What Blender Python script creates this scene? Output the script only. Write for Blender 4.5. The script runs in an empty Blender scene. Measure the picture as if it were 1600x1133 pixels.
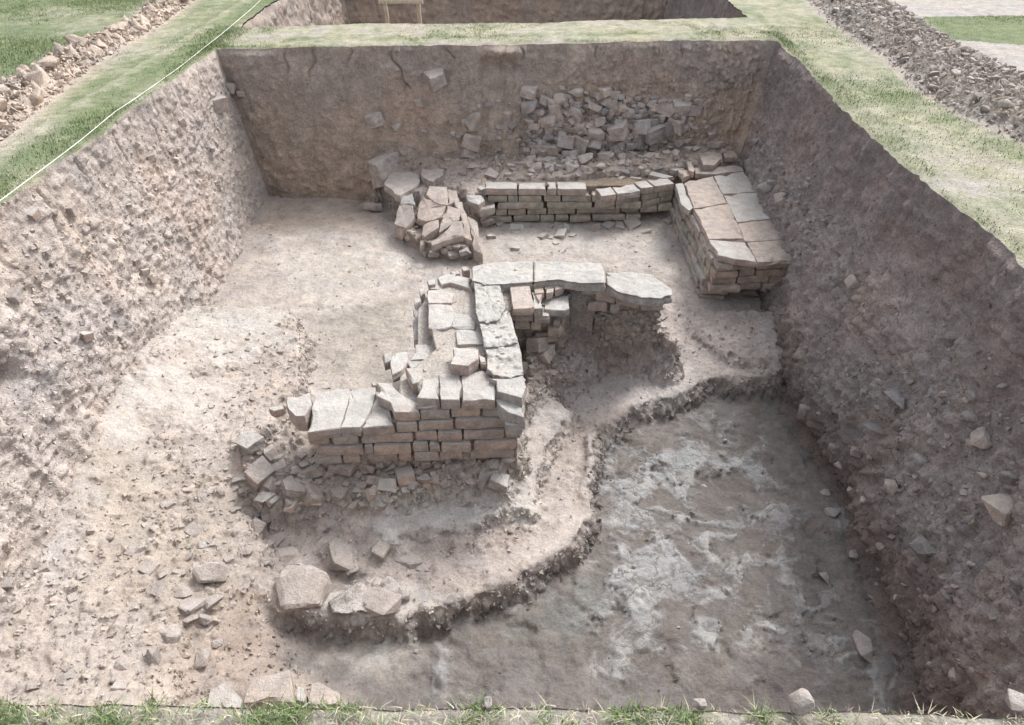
import bpy, bmesh, math, random
import numpy as np
from mathutils import Vector, Matrix, Euler
from mathutils.bvhtree import BVHTree

S = bpy.context.scene
COL = S.collection
random.seed(11)
RNG = np.random.default_rng(5)

# ------------------------------------------------------------------ camera
F_PX = 1130.0
PITCH = math.atan(851 / F_PX)
YAW = math.atan(42 * math.cos(PITCH) / F_PX)
CAM_H = 1.6
cam_d = bpy.data.cameras.new('camera')
cam = bpy.data.objects.new('camera', cam_d)
COL.objects.link(cam)
cam_d.sensor_width = 36
cam_d.lens = F_PX / 1600 * 36
cam_d.clip_start = 0.05
cam_d.clip_end = 1000
cam.location = (0, 0, CAM_H)
cam.rotation_euler = (math.pi / 2 - PITCH, 0, YAW)
S.camera = cam

# ------------------------------------------------------------------ sky, sun
SUN_EL, SUN_AZ = math.radians(50), math.radians(38)      # azimuth east of +Y: over the right far corner
w = bpy.data.worlds.new('World')
S.world = w
w.use_nodes = True
nt = w.node_tree
bg = nt.nodes['Background']
sky = nt.nodes.new('ShaderNodeTexSky')
sky.sky_type = 'NISHITA'
sky.sun_disc = False
sky.sun_elevation = SUN_EL
sky.sun_rotation = SUN_AZ
sky.air_density = 1.0
sky.dust_density = 4.0
sky.ozone_density = 0.6
hs = nt.nodes.new('ShaderNodeHueSaturation')
hs.inputs['Saturation'].default_value = 0.30        # thin white overcast
nt.links.new(sky.outputs[0], hs.inputs['Color'])
nt.links.new(hs.outputs[0], bg.inputs[0])
bg.inputs[1].default_value = 0.15
sd = bpy.data.lights.new('sun', 'SUN')
sd.energy = 1.2
sd.angle = math.radians(15)
sd.color = (1.0, 0.975, 0.95)
so = bpy.data.objects.new('sun', sd)
COL.objects.link(so)
dirv = Vector((math.sin(SUN_AZ) * math.cos(SUN_EL), math.cos(SUN_AZ) * math.cos(SUN_EL), math.sin(SUN_EL)))
so.rotation_euler = dirv.to_track_quat('Z', 'Y').to_euler()
S.view_settings.view_transform = 'Standard'
S.view_settings.look = 'None'
S.view_settings.gamma = 1
S.view_settings.use_curve_mapping = False
S.view_settings.exposure = .98

# ------------------------------------------------------------------ helpers
cp, sp_, cy, sy = math.cos(PITCH), math.sin(PITCH), math.cos(YAW), math.sin(YAW)
FW = np.array([-sy * cp, cy * cp, -sp_])
RT = np.array([cy, sy, 0.0])
UP = np.array([-sy * sp_, cy * sp_, cp])

def ray(px, py):
    return FW + (px - 800) / F_PX * RT - (py - 566.5) / F_PX * UP

def P(px, py, z):
    d = ray(px, py)
    t = (z - CAM_H) / d[2]
    return (t * d[0], t * d[1], z)

def zoom(ox, oy, s):
    return lambda x, y: (ox + x / s, oy + y / s)
Z1 = zoom(360, 540, 3.2)
Z5 = zoom(560, 220, 4.706)
Z6 = zoom(720, 200, 2.759)
Z7 = zoom(560, 380, 4.047)
Z8 = zoom(780, 390, 3.478)
ID = lambda x, y: (x, y)

def _h(ix, iy, iz, seed):
    h = (ix.astype(np.int64) * 374761393 + iy.astype(np.int64) * 668265263 + iz.astype(np.int64) * 2147483647 + seed * 1274126177) & 0xffffffff
    h = ((h ^ (h >> 13)) * 1274126177) & 0xffffffff
    h = ((h ^ (h >> 16)) * 2246822519) & 0xffffffff
    h = h ^ (h >> 15)
    return (h & 0xffffff).astype(np.float32) / 16777215.0

def vnoise(p, f, seed=0):
    q = p * f + 1000.0
    i = np.floor(q)
    t = (q - i).astype(np.float32)
    t = t * t * (3 - 2 * t)
    i = i.astype(np.int64)
    r = 0
    for a in (0, 1):
        wa = t[:, 0] if a else 1 - t[:, 0]
        for b in (0, 1):
            wb = t[:, 1] if b else 1 - t[:, 1]
            for c in (0, 1):
                wc = t[:, 2] if c else 1 - t[:, 2]
                r = r + wa * wb * wc * _h(i[:, 0] + a, i[:, 1] + b, i[:, 2] + c, seed)
    return r * 2 - 1

def fbm(p, f, o=4, seed=0, g=0.5):
    a, r, n = 1.0, 0, 0
    for k in range(o):
        r = r + a * vnoise(p, f * 2.03 ** k, seed + k)
        n += a
        a *= g
    return r / n

def clods(p, f, seed=0, dens=0.7):
    """bumps of random size: one possible lump in each cell of a jittered grid"""
    q = p * f + 500.0
    w_ = p * f * .9
    q = q + np.stack([vnoise(w_, 1, seed + 7), vnoise(w_, 1, seed + 8), vnoise(w_, 1, seed + 9)], -1) * .38
    i0 = np.floor(q - 0.5).astype(np.int64)
    best = np.zeros(len(p), np.float32)
    for a in (0, 1):
        for b in (0, 1):
            for c in (0, 1):
                ix, iy, iz = i0[:, 0] + a, i0[:, 1] + b, i0[:, 2] + c
                h = _h(ix, iy, iz, seed)
                d2 = (q[:, 0] - ix - .25 - .5 * _h(ix, iy, iz, seed + 1)) ** 2 + (q[:, 1] - iy - .25 - .5 * _h(ix, iy, iz, seed + 2)) ** 2 + (q[:, 2] - iz - .25 - .5 * _h(ix, iy, iz, seed + 3)) ** 2
                R = 0.25 + 0.3 * h
                v = np.where(h > 1 - dens, np.clip(1 - d2 / R ** 2, 0, 1) ** .6 * R * 1.8, 0)
                best = np.maximum(best, v)
    return best

def smooth(x):
    x = np.clip(x, 0, 1)
    return x * x * (3 - 2 * x)

def sdist(X, Y, poly):
    """signed distance to a polygon, positive inside"""
    pl = np.asarray(poly, float)
    d = np.full(X.shape, 1e9)
    ins = np.zeros(X.shape, bool)
    n = len(pl)
    for k in range(n):
        ax, ay = pl[k][:2]
        bx, by = pl[(k + 1) % n][:2]
        ex, ey = bx - ax, by - ay
        t = np.clip(((X - ax) * ex + (Y - ay) * ey) / (ex * ex + ey * ey + 1e-12), 0, 1)
        d = np.minimum(d, (X - ax - t * ex) ** 2 + (Y - ay - t * ey) ** 2)
        c = ((ay > Y) != (by > Y)) & (X < ex * (Y - ay) / (ey if abs(ey) > 1e-12 else 1e-12) + ax)
        ins ^= c
    return np.where(ins, 1, -1) * np.sqrt(d)

def mesh_from(name, verts, faces, tint=None, mat=None, smooth_=True):
    me = bpy.data.meshes.new(name)
    verts = np.asarray(verts, np.float32)
    faces = np.asarray(faces, np.int32)
    k = faces.shape[1]
    me.vertices.add(len(verts))
    me.vertices.foreach_set('co', verts.ravel())
    me.loops.add(faces.size)
    me.loops.foreach_set('vertex_index', faces.ravel())
    me.polygons.add(len(faces))
    me.polygons.foreach_set('loop_start', np.arange(0, faces.size, k, dtype=np.int32))
    me.update(calc_edges=True)
    me.polygons.foreach_set('use_smooth', np.full(len(faces), smooth_))
    if tint is not None:
        at = me.color_attributes.new('tint', 'FLOAT_COLOR', 'POINT')
        c = np.ones((len(verts), 4), np.float32)
        tint = np.asarray(tint)
        c[:, :tint.shape[-1]] = tint
        at.data.foreach_set('color', c.ravel())
    if mat:
        me.materials.append(mat)
    return me

def link(name, me, parent=None, kind=None, label=None, cat=None, group=None):
    o = bpy.data.objects.new(name, me)
    COL.objects.link(o)
    if parent is not None:
        o.parent = parent
    if kind: o['kind'] = kind
    if label: o['label'] = label
    if cat: o['category'] = cat
    if group: o['group'] = group
    return o

def thing(name, loc, label, cat, group=None):
    o = link(name, None, label=label, cat=cat, group=group)
    o.location = loc
    o.empty_display_size = .1
    return o

def keep(o, root):
    """parent o to root and leave it where it stands"""
    o.parent = root
    o.matrix_parent_inverse = Matrix.Translation(-Vector(root.location))
    return o

def grid_faces(nu, nv, mask=None):
    i = np.arange(nu * nv).reshape(nv, nu)
    q = np.stack([i[:-1, :-1], i[:-1, 1:], i[1:, 1:], i[1:, :-1]], -1)
    if mask is not None:
        q = q[mask]
    return q.reshape(-1, 4)

# ------------------------------------------------------------------ materials
def new_mat(name):
    m = bpy.data.materials.new(name)
    m.use_nodes = True
    t = m.node_tree
    b = t.nodes['Principled BSDF']
    b.inputs['Roughness'].default_value = .95
    b.inputs['Specular IOR Level'].default_value = .15
    return m, t, b

def nd(t, kind, **k):
    n = t.nodes.new(kind)
    for a, v in k.items():
        if a in n.inputs: n.inputs[a].default_value = v
        else: setattr(n, a, v)
    return n

def mixc(t, mode, fac, a, b):
    n = t.nodes.new('ShaderNodeMix')
    n.data_type = 'RGBA'
    n.blend_type = mode
    for s, v in ((0, fac), (6, a), (7, b)):
        if hasattr(v, 'links') or hasattr(v, 'is_linked'): t.links.new(v, n.inputs[s])
        else: n.inputs[s].default_value = v if s == 0 else (*v, 1)
    return n.outputs[2]

def ramp(t, sock, stops):
    r = t.nodes.new('ShaderNodeValToRGB')
    e = r.color_ramp.elements
    while len(e) < len(stops): e.new(.5)
    for x, (p, c) in zip(e, stops):
        x.position = p
        x.color = (*c, 1) if isinstance(c, tuple) else (c, c, c, 1)
    t.links.new(sock, r.inputs[0])
    return r.outputs[0]

def soil_material(name, bump=1.0, scale=1.0):
    m, t, b = new_mat(name)
    co = nd(t, 'ShaderNodeNewGeometry').outputs['Position']
    at = nd(t, 'ShaderNodeVertexColor', layer_name='tint').outputs[0]
    n1 = nd(t, 'ShaderNodeTexNoise', Scale=9 * scale, Detail=8, Roughness=.65)
    n2 = nd(t, 'ShaderNodeTexNoise', Scale=70 * scale, Detail=6, Roughness=.7)
    n3 = nd(t, 'ShaderNodeTexNoise', Scale=2.3, Detail=4, Roughness=.6)
    vo = nd(t, 'ShaderNodeTexVoronoi', Scale=95 * scale)
    for n in (n1, n2, n3, vo): t.links.new(co, n.inputs['Vector'])
    c = mixc(t, 'MULTIPLY', 1.0, at, ramp(t, n1.outputs['Fac'], [(.3, .74), (.7, 1.22)]))
    c = mixc(t, 'MULTIPLY', 1.0, c, ramp(t, n2.outputs['Fac'], [(.3, .72), (.72, 1.28)]))
    c = mixc(t, 'MULTIPLY', 1.0, c, ramp(t, n3.outputs['Color'], [(.3, (.92, .95, 1.0)), (.7, (1.08, 1.03, .98))]))
    c = mixc(t, 'MULTIPLY', .5, c, ramp(t, vo.outputs['Color'], [(.1, .8), (.9, 1.2)]))
    t.links.new(c, b.inputs['Base Color'])
    bp1 = nd(t, 'ShaderNodeBump', Strength=.75 * bump, Distance=.012)
    bp2 = nd(t, 'ShaderNodeBump', Strength=.55 * bump, Distance=.006)
    t.links.new(n2.outputs['Fac'], bp1.inputs['Height'])
    t.links.new(vo.outputs['Distance'], bp2.inputs['Height'])
    bp2.invert = True
    t.links.new(bp1.outputs[0], bp2.inputs['Normal'])
    t.links.new(bp2.outputs[0], b.inputs['Normal'])
    return m

M_SOIL = soil_material('soil')
M_WALL = soil_material('section_soil', 1.0)

def clay_material():
    """deep floor: damp earth with pale grey flakes of dried mud"""
    m, t, b = new_mat('floor_soil')
    co = nd(t, 'ShaderNodeNewGeometry').outputs['Position']
    at = nd(t, 'ShaderNodeVertexColor', layer_name='tint').outputs[0]
    n1 = nd(t, 'ShaderNodeTexNoise', Scale=9, Detail=8, Roughness=.65)
    n2 = nd(t, 'ShaderNodeTexNoise', Scale=70, Detail=6, Roughness=.7)
    n3 = nd(t, 'ShaderNodeTexNoise', Scale=5, Detail=5, Roughness=.6, Distortion=1.2)
    for n in (n1, n2, n3): t.links.new(co, n.inputs['Vector'])
    c = mixc(t, 'MULTIPLY', 1.0, at, ramp(t, n1.outputs['Fac'], [(.3, .78), (.7, 1.2)]))
    c = mixc(t, 'MULTIPLY', 1.0, c, ramp(t, n2.outputs['Fac'], [(.3, .78), (.72, 1.22)]))
    c = mixc(t, 'MULTIPLY', 1.0, c, ramp(t, n3.outputs['Color'], [(.3, (.92, .95, 1.0)), (.7, (1.08, 1.03, .98))]))
    # drying cracks between the mud plates, where the vertex mask allows
    wn = nd(t, 'ShaderNodeTexNoise', Scale=7, Detail=4)
    t.links.new(co, wn.inputs['Vector'])
    va = nd(t, 'ShaderNodeVectorMath', operation='MULTIPLY_ADD')
    t.links.new(wn.outputs['Color'], va.inputs[0]); va.inputs[1].default_value = (.22, .22, .22); t.links.new(co, va.inputs[2])
    vo = nd(t, 'ShaderNodeTexVoronoi', Scale=6.5, feature='DISTANCE_TO_EDGE')
    t.links.new(va.outputs[0], vo.inputs['Vector'])
    cr = ramp(t, vo.outputs['Distance'], [(.004, 1.0), (.022, 0.0)])
    al = [n for n in t.nodes if n.type == 'VERTEX_COLOR'][0].outputs['Alpha']
    mk = nd(t, 'ShaderNodeMath', operation='MULTIPLY'); t.links.new(cr, mk.inputs[0]); t.links.new(al, mk.inputs[1])
    c = mixc(t, 'MIX', mk.outputs[0], c, (.17, .155, .14))
    t.links.new(c, b.inputs['Base Color'])
    bp1 = nd(t, 'ShaderNodeBump', Strength=.9, Distance=.010)
    t.links.new(n2.outputs['Fac'], bp1.inputs['Height'])
    t.links.new(bp1.outputs[0], b.inputs['Normal'])
    return m
M_FLOOR = clay_material()

def stone_material(name, stops, dust, dust_amt=.6, bscale=1.0):
    m, t, b = new_mat(name)
    tc = nd(t, 'ShaderNodeNewGeometry')
    co = tc.outputs['Position']
    oi = nd(t, 'ShaderNodeObjectInfo')
    base = ramp(t, oi.outputs['Random'], stops)
    n1 = nd(t, 'ShaderNodeTexNoise', Scale=14, Detail=8, Roughness=.7)
    n2 = nd(t, 'ShaderNodeTexNoise', Scale=110, Detail=5, Roughness=.75)
    n3 = nd(t, 'ShaderNodeTexNoise', Scale=6, Detail=5, Roughness=.65)
    for n in (n1, n2, n3): t.links.new(co, n.inputs['Vector'])
    c = mixc(t, 'MULTIPLY', 1.0, base, ramp(t, n1.outputs['Fac'], [(.3, .6), (.7, 1.25)]))
    c = mixc(t, 'MULTIPLY', 1.0, c, ramp(t, n3.outputs['Color'], [(.3, (.86, .92, 1.0)), (.7, (1.1, 1.0, .92))]))
    c = mixc(t, 'MULTIPLY', 1.0, c, ramp(t, n2.outputs['Fac'], [(.3, .75), (.7, 1.2)]))
    # dry dust lies on the upper faces, patchily
    sx = nd(t, 'ShaderNodeSeparateXYZ')
    t.links.new(tc.outputs['Normal'], sx.inputs[0])
    mr = nd(t, 'ShaderNodeMapRange')
    mr.inputs[1].default_value, mr.inputs[2].default_value = .45, .9
    t.links.new(sx.outputs[2], mr.inputs[0])
    du = ramp(t, n3.outputs['Fac'], [(.30, .40), (.55, 1.0)])
    mm = nd(t, 'ShaderNodeMath', operation='MULTIPLY')
    t.links.new(mr.outputs[0], mm.inputs[0]); t.links.new(du, mm.inputs[1])
    m2 = nd(t, 'ShaderNodeMath', operation='MULTIPLY')
    t.links.new(mm.outputs[0], m2.inputs[0]); m2.inputs[1].default_value = dust_amt
    dc = mixc(t, 'MULTIPLY', 1.0, dust, ramp(t, n2.outputs['Fac'], [(.3, .8), (.7, 1.12)]))
    dc = mixc(t, 'MULTIPLY', 1.0, dc, ramp(t, n1.outputs['Fac'], [(.35, .84), (.65, 1.06)]))
    c = mixc(t, 'MIX', m2.outputs[0], c, dc)
    t.links.new(c, b.inputs['Base Color'])
    bp = nd(t, 'ShaderNodeBump', Strength=.7 * bscale, Distance=.018)
    bq = nd(t, 'ShaderNodeBump', Strength=.6 * bscale, Distance=.006)
    t.links.new(n1.outputs['Fac'], bp.inputs['Height'])
    t.links.new(n2.outputs['Fac'], bq.inputs['Height'])
    t.links.new(bp.outputs[0], bq.inputs['Normal'])
    t.links.new(bq.outputs[0], b.inputs['Normal'])
    return m

M_BRICK = stone_material('old_brick', [(.0, (.44, .38, .34)), (.35, (.50, .41, .36)), (.6, (.45, .42, .38)), (.8, (.54, .45, .39)), (1, (.40, .385, .36))], (.545, .525, .495), .95, 1.5)
M_BRICK_G = stone_material('algae_brick', [(.0, (.40, .375, .31)), (.35, (.46, .42, .35)), (.6, (.41, .39, .33)), (.8, (.47, .41, .36)), (1, (.36, .33, .28))], (.50, .45, .40), .6, 1.5)
M_BRICK_R = stone_material('pink_brick', [(.0, (.47, .385, .33)), (.5, (.51, .43, .37)), (1, (.45, .395, .355))], (.52, .47, .43), .5, 1.5)
M_PLASTER = stone_material('lime_plaster', [(.0, (.45, .42, .385)), (1, (.50, .47, .43))], (.53, .515, .485), .85, 1.6)
M_ROCK = stone_material('rubble', [(.0, (.42, .37, .335)), (.4, (.49, .43, .39)), (.7, (.46, .425, .395)), (1, (.55, .475, .42))], (.49, .445, .41), .8, 1.5)
M_ROCK_D = stone_material('rubble_grey', [(.0, (.28, .25, .24)), (.5, (.34, .32, .31)), (.8, (.37, .32, .30)), (1, (.40, .38, .37))], (.42, .40, .39), .6, 1.5)

m, t, b = new_mat('grass_blade'); M_GRASS = m
at = nd(t, 'ShaderNodeVertexColor', layer_name='tint').outputs[0]
t.links.new(at, b.inputs['Base Color'])
b.inputs['Roughness'].default_value = .7
m, t, b = new_mat('pale_wood'); M_WOOD = m
co = nd(t, 'ShaderNodeTexCoord').outputs['Object']
n = nd(t, 'ShaderNodeTexNoise', Scale=12, Detail=6)
mp = nd(t, 'ShaderNodeMapping'); mp.inputs['Scale'].default_value = (6, 6, .6)
t.links.new(co, mp.inputs[0]); t.links.new(mp.outputs[0], n.inputs['Vector'])
t.links.new(ramp(t, n.outputs['Fac'], [(.3, (.38, .30, .22)), (.7, (.58, .50, .41))]), b.inputs['Base Color'])
b.inputs['Roughness'].default_value = .75
m, t, b = new_mat('cord'); M_CORD = m
n = nd(t, 'ShaderNodeTexWave', Scale=60)
t.links.new(ramp(t, n.outputs['Fac'], [(.2, (.62, .61, .56)), (.8, (.82, .81, .77))]), b.inputs['Base Color'])

# ------------------------------------------------------------------ pit outline (metres, ground = 0)
NL, NR = np.array([-2.76, .785]), np.array([2.19, .880])
FL, FR = np.array([-2.78, 6.62]), np.array([2.19, 7.085])
BZ = -2.0                                        # depth to which the cut faces are built
bNL, bNR, bFL, bFR = np.array([-2.05, .86]), np.array([1.62, .90]), np.array([-2.48, 6.56]), np.array([1.74, 6.42])
QNL, QNR = np.array([-2.83, 7.39]), np.array([2.13, 7.93])      # second trench
QFL, QFR = np.array([-2.86, 11.6]), np.array([2.1, 12.0])

def rimwarp(X, Y):
    p = np.stack([X, Y, np.zeros_like(X)], -1).reshape(-1, 3)
    a = fbm(p, 1.3, 5, 31, .62) * .075 + fbm(p, 14, 2, 37) * .018
    c = fbm(p, 1.3, 5, 41, .62) * .065 + fbm(p, 14, 2, 47) * .018
    q_ = .25 + .75 * smooth((Y - 1.0) / .6)
    return a.reshape(X.shape) * q_, c.reshape(X.shape) * q_

# ------------------------------------------------------------------ colour of the topsoil and turf (real cover, not light)
def wpoly(pts):
    return [P(x, y, 0)[:2] for x, y in pts]

SPOIL_L = wpoly([(-60, 200), (0, 142), (60, 118), (95, 85), (165, 62), (225, 30), (262, -20), (330, -20), (280, 12), (225, 50), (150, 92), (85, 140), (20, 196), (-40, 240)])
SPOIL_R = wpoly([(1250, -15), (1330, -15), (1420, 25), (1480, 70), (1560, 110), (1640, 145), (1680, 250), (1600, 215), (1520, 180), (1450, 140), (1380, 80), (1300, 30)])
GREEN_R = wpoly([(1405, 28), (1700, 22), (1900, 90), (1590, 72), (1480, 62)])
GRASS_SOIL = np.array([.36, .33, .27])

def greenness(X, Y):
    p = np.stack([X, Y, np.zeros_like(X)], -1).reshape(-1, 3)
    n = fbm(p, .9, 4, 71, .55).reshape(X.shape)
    n2 = fbm(p, 5.5, 3, 72, .6).reshape(X.shape)
    g = .48 + n * .55 + n2 * .35
    # left strip: straw path beside the spoil, greener lip
    dl = X + 2.78
    g += np.where(X < 0, .45 * np.exp(-(dl + .18) ** 2 / .03) * (Y > 0), 0)
    g -= np.where(X < 0, .55 * np.exp(-(dl + .62) ** 2 / .07) * (Y > 1), 0)
    dsl = sdist(X, Y, SPOIL_L)
    g += np.where((X < -3.2) & (dsl < -.1), .42, 0)
    g += np.where((X > 2.3) & (X < 3.4), -.08, 0)
    g -= .9 * smooth(1 + dsl / .12)
    dsr = sdist(X, Y, SPOIL_R)
    g -= .8 * smooth(1 + dsr / .15)
    far_r = smooth((X - 3.3 - (Y - 5) * -.02) / .25) * (X > 0)
    gr = sdist(X, Y, GREEN_R)
    g = np.where(X > 0, g * (1 - far_r) + far_r * np.where(gr > 0, .95, .05), g)
    bal = (Y > 6.7) & (Y < 7.95) & (X > -2.7) & (X < 2.2)
    mid = (Y - (6.85 + (X + 2.78) * .094)) / .8
    g = np.where(bal, .25 + n2 * .4 + .55 * np.exp(-(mid - .95) ** 2 / .03) + .3 * np.exp(-mid ** 2 / .01), g)
    lipz = smooth((1.0 - Y) / .1) * (np.abs(X) < 2.6)
    g = g * (1 - lipz) + lipz * np.clip(fbm(p, 13, 2, 333).reshape(X.shape) * 1.6 + .12, 0, .8)
    return np.clip(g, 0, 1)

def ground_tint(X, Y, g):
    soil = np.array([.37, .34, .30]); straw = np.array([.36, .345, .265]); green = np.array([.175, .21, .115])
    p = np.stack([X, Y, np.zeros_like(X)], -1).reshape(-1, 3)
    n = (fbm(p, 22, 3, 91, .7).reshape(X.shape) + 1) / 2
    gg = smooth((g + (n - .5) * .7 - .1) / .8)[..., None]
    c = soil * (1 - smooth(g * 4))[..., None] + straw * smooth(g * 4)[..., None]
    c = c * (1 - gg) + green * gg
    far = ((X > 3.45) & (g < .3))[..., None]
    c = np.where(far, np.array([.39, .365, .335]), c)
    lipz = (smooth((1.0 - Y) / .1) * (np.abs(X) < 2.6))[..., None]
    c = c * (1 - lipz * .75) + np.array([.28, .26, .23]) * lipz * .75
    dsr = sdist(X, Y, SPOIL_R)
    k = smooth(1.2 + dsr / .12)[..., None]
    c = c * (1 - k) + np.array([.36, .325, .29]) * k
    dsl = sdist(X, Y, SPOIL_L)
    k = smooth(1.0 + dsl / .25)[..., None]
    return c * (1 - k) + np.array([.47, .40, .34]) * k

# ------------------------------------------------------------------ ground sheet with the two trenches left open
def lerp(a, b, t): return a + (b - a) * t
def rimx(side, y):
    a, b = (NL, FL) if side < 0 else (NR, FR)
    return a[0] + (b[0] - a[0]) * (y - a[1]) / (b[1] - a[1])
rows = [(-60, -60), (-.6, -.6), (NL[1], NR[1]), (FL[1], FR[1]), (QNL[1], QNR[1]), (QFL[1], QFR[1]), (300, 300)]
colx = {0: lambda k: [-300, -7, [NL, NL, NL, FL, QNL, QFL, QFL][k][0], [NR, NR, NR, FR, QNR, QFR, QFR][k][0], 7, 300]}[0]
ctrl = np.zeros((7, 6, 2))
for r in range(7):
    xs = colx(r)
    for c in range(6):
        L_, R_ = rows[r]
        tt = (xs[c] - xs[2]) / (xs[3] - xs[2])
        ctrl[r, c] = (xs[c], lerp(L_, R_, min(max(tt, -1), 2)))
ncol = [8, 150, 200, 165, 8]
nrow = [5, 50, 230, 42, 110, 12]
def spread(n, last): return np.arange(n + (1 if last else 0)) / n
us = np.concatenate([k + spread(n, k == 4) for k, n in enumerate(ncol)])
vs = np.concatenate([k + spread(n, k == 5) for k, n in enumerate(nrow)])
U, V = np.meshgrid(us, vs)
ci, ri = np.minimum(U.astype(int), 4), np.minimum(V.astype(int), 5)
fu, fv = (U - ci)[..., None], (V - ri)[..., None]
G = (ctrl[ri, ci] * (1 - fu) + ctrl[ri, ci + 1] * fu) * (1 - fv) + (ctrl[ri + 1, ci] * (1 - fu) + ctrl[ri + 1, ci + 1] * fu) * fv
GX, GY = G[..., 0].copy(), G[..., 1].copy()
wx, wy = rimwarp(GX, GY)
near = (np.abs(GX) < 7) & (GY > -1) & (GY < 13)
GX += wx * near; GY += wy * near
pp = np.stack([GX, GY, np.zeros_like(GX)], -1).reshape(-1, 3)
GZ = (fbm(pp, 1.1, 3, 3) * .02 + fbm(pp, 16, 3, 5) * .007).reshape(GX.shape)
dL = sdist(GX, GY, SPOIL_L); dR = sdist(GX, GY, SPOIL_R)
ck = clods(pp, 9, 12, .8).reshape(GX.shape); ck2 = clods(pp, 22, 14, .8).reshape(GX.shape)
GZ += smooth((dL + .03) / .14) * (.05 + ck * .13 + ck2 * .03)
GZ += smooth((dR + .03) / .2) * (.05 + ck * .05 + ck2 * .05)
dP = -sdist(G[..., 0], G[..., 1], [NL, NR, FR, FL])
GZ -= .018 * np.exp(-np.abs(dP) / .045)
GG = greenness(GX, GY)
tint = ground_tint(GX, GY, GG)
nU, nV = len(us), len(vs)
cellc, cellr = ci[:-1, :-1], ri[:-1, :-1]
openm = (cellc == 2) & ((cellr == 2) | (cellr == 4))
ground_me = mesh_from('ground', np.stack([GX, GY, GZ], -1).reshape(-1, 3), grid_faces(nU, nV, ~openm), tint.reshape(-1, 3), M_SOIL)
ground = link('ground', ground_me, kind='structure')
print('ground', len(ground_me.vertices))

# ------------------------------------------------------------------ cut faces of the pits
SOILC = {
 'far': (np.array([.345, .295, .262]), np.array([.40, .33, .275])),
 'left': (np.array([.425, .375, .34]), np.array([.45, .40, .365])),
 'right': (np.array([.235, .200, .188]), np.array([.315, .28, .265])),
 'near': (np.array([.36, .31, .27]), np.array([.32, .27, .24])),
}
def cut_face(name, a, b_, ba, bb, key, amp=1.0, nu=400, nv=150, botz=BZ, n_in=None, parent=None, feature=None):
    u = np.linspace(0, 1, nu); v = np.linspace(0, 1, nv)
    Uu, Vv = np.meshgrid(u, v)
    top = a[None, None] * (1 - Uu[..., None]) + b_[None, None] * Uu[..., None]
    bot = ba[None, None] * (1 - Uu[..., None]) + bb[None, None] * Uu[..., None]
    xy = top * (1 - Vv[..., None]) + bot * Vv[..., None]
    X, Y = xy[..., 0], xy[..., 1]
    Zz = Vv * botz - .018 * (1 - Vv)
    wx, wy = rimwarp(top[..., 0], top[..., 1])
    fade = np.exp(-Vv * abs(botz) / .30)
    X = X + wx; Y = Y + wy
    tp = np.stack([top[..., 0] + wx, top[..., 1] + wy, 0 * wx], -1).reshape(-1, 3)
    gz = (fbm(tp, 1.1, 3, 3) * .02 + fbm(tp, 16, 3, 5) * .007).reshape(X.shape)
    Zz = Zz + (gz + .004) * np.exp(-Vv * abs(botz) / .06)
    n = np.array(n_in, float); n /= np.linalg.norm(n)
    e = (b_ - a) / np.linalg.norm(b_ - a)
    L = np.linalg.norm(b_ - a)
    edge = smooth(np.minimum(Uu, 1 - Uu) * L / .12)
    p = np.stack([X, Y, Zz], -1).reshape(-1, 3)
    q = p * np.array([1, 1, 1.3])
    d = fbm(p, 1.2, 3, 7) * .06 + fbm(p, 6, 4, 9, .6) * .022
    d += clods(q, 11, 21, .4) * .018 + clods(q, 26, 22, .6) * .011 + clods(q, 55, 25, .7) * .006 + fbm(p, 24, 4, 29, .7) * .012
    d = d.reshape(X.shape) * amp
    if feature is not None: d = d + feature(X, Y, Zz, Uu, Vv)
    topfade = smooth(Vv * abs(botz) / .05)
    d = d * topfade * (.15 + .85 * edge)
    X = X + n[0] * d; Y = Y + n[1] * d
    Zz = Zz + (fbm(p, 25, 2, 17).reshape(X.shape) * .008) * topfade
    c0, c1 = SOILC[key]
    pn = fbm(p, 1.6, 4, 51, .6).reshape(X.shape)
    k = smooth((-Zz - .25 + pn * .35) / .5)[..., None]
    col = c0 * (1 - k) + c1 * k
    sp = fbm(p, 9, 3, 61).reshape(X.shape)
    col = col * (1 + .18 * sp)[..., None]
    # reddish and greyish bands of the deposit
    rb = smooth((pn - .1) / .3)[..., None] * .35
    col = col * (1 - rb) + col * np.array([1.12, .98, .9]) * rb
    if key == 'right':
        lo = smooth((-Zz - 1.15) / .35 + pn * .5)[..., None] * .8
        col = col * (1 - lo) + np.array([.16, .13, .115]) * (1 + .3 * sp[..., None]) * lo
    me = mesh_from(name, np.stack([X, Y, Zz], -1).reshape(-1, 3), grid_faces(nu, nv), col.reshape(-1, 3), M_WALL)
    o = link(name, me, kind='structure')
    return o

def far_feature(X, Y, Z, U, V):
    f = np.zeros_like(X)
    # protruding lump under the turf, hollow below it, and drying cracks in the grey top layer
    f += .10 * np.exp(-((X + .30) / .17) ** 2 - ((Z + .05) / .07) ** 2)
    f -= .07 * np.exp(-((X + .26) / .14) ** 2 - ((Z + .20) / .05) ** 2)
    for cx, l, s in ((-2.25, .26, 1), (-1.98, .3, 2), (-1.62, .22, 3), (-1.22, .42, 4), (-.75, .2, 5), (-.15, .2, 6), (.5, .18, 7), (1.3, .2, 8)):
        zz = -Z
        path = cx + .05 * np.sin(zz * 9 + s) + .02 * np.sin(zz * 31 + s * 2) + zz * .12
        f -= .03 * np.exp(-((X - path) / .009) ** 2) * smooth((l - zz) / .08) * smooth(zz / .03)
    k = smooth((X - .0) / .4)                      # coarse crumbly face at the right half
    p = np.stack([X, Y, Z], -1).reshape(-1, 3)
    f += k * clods(p, 17, 81, .8).reshape(X.shape) * .025
    return f
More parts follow.
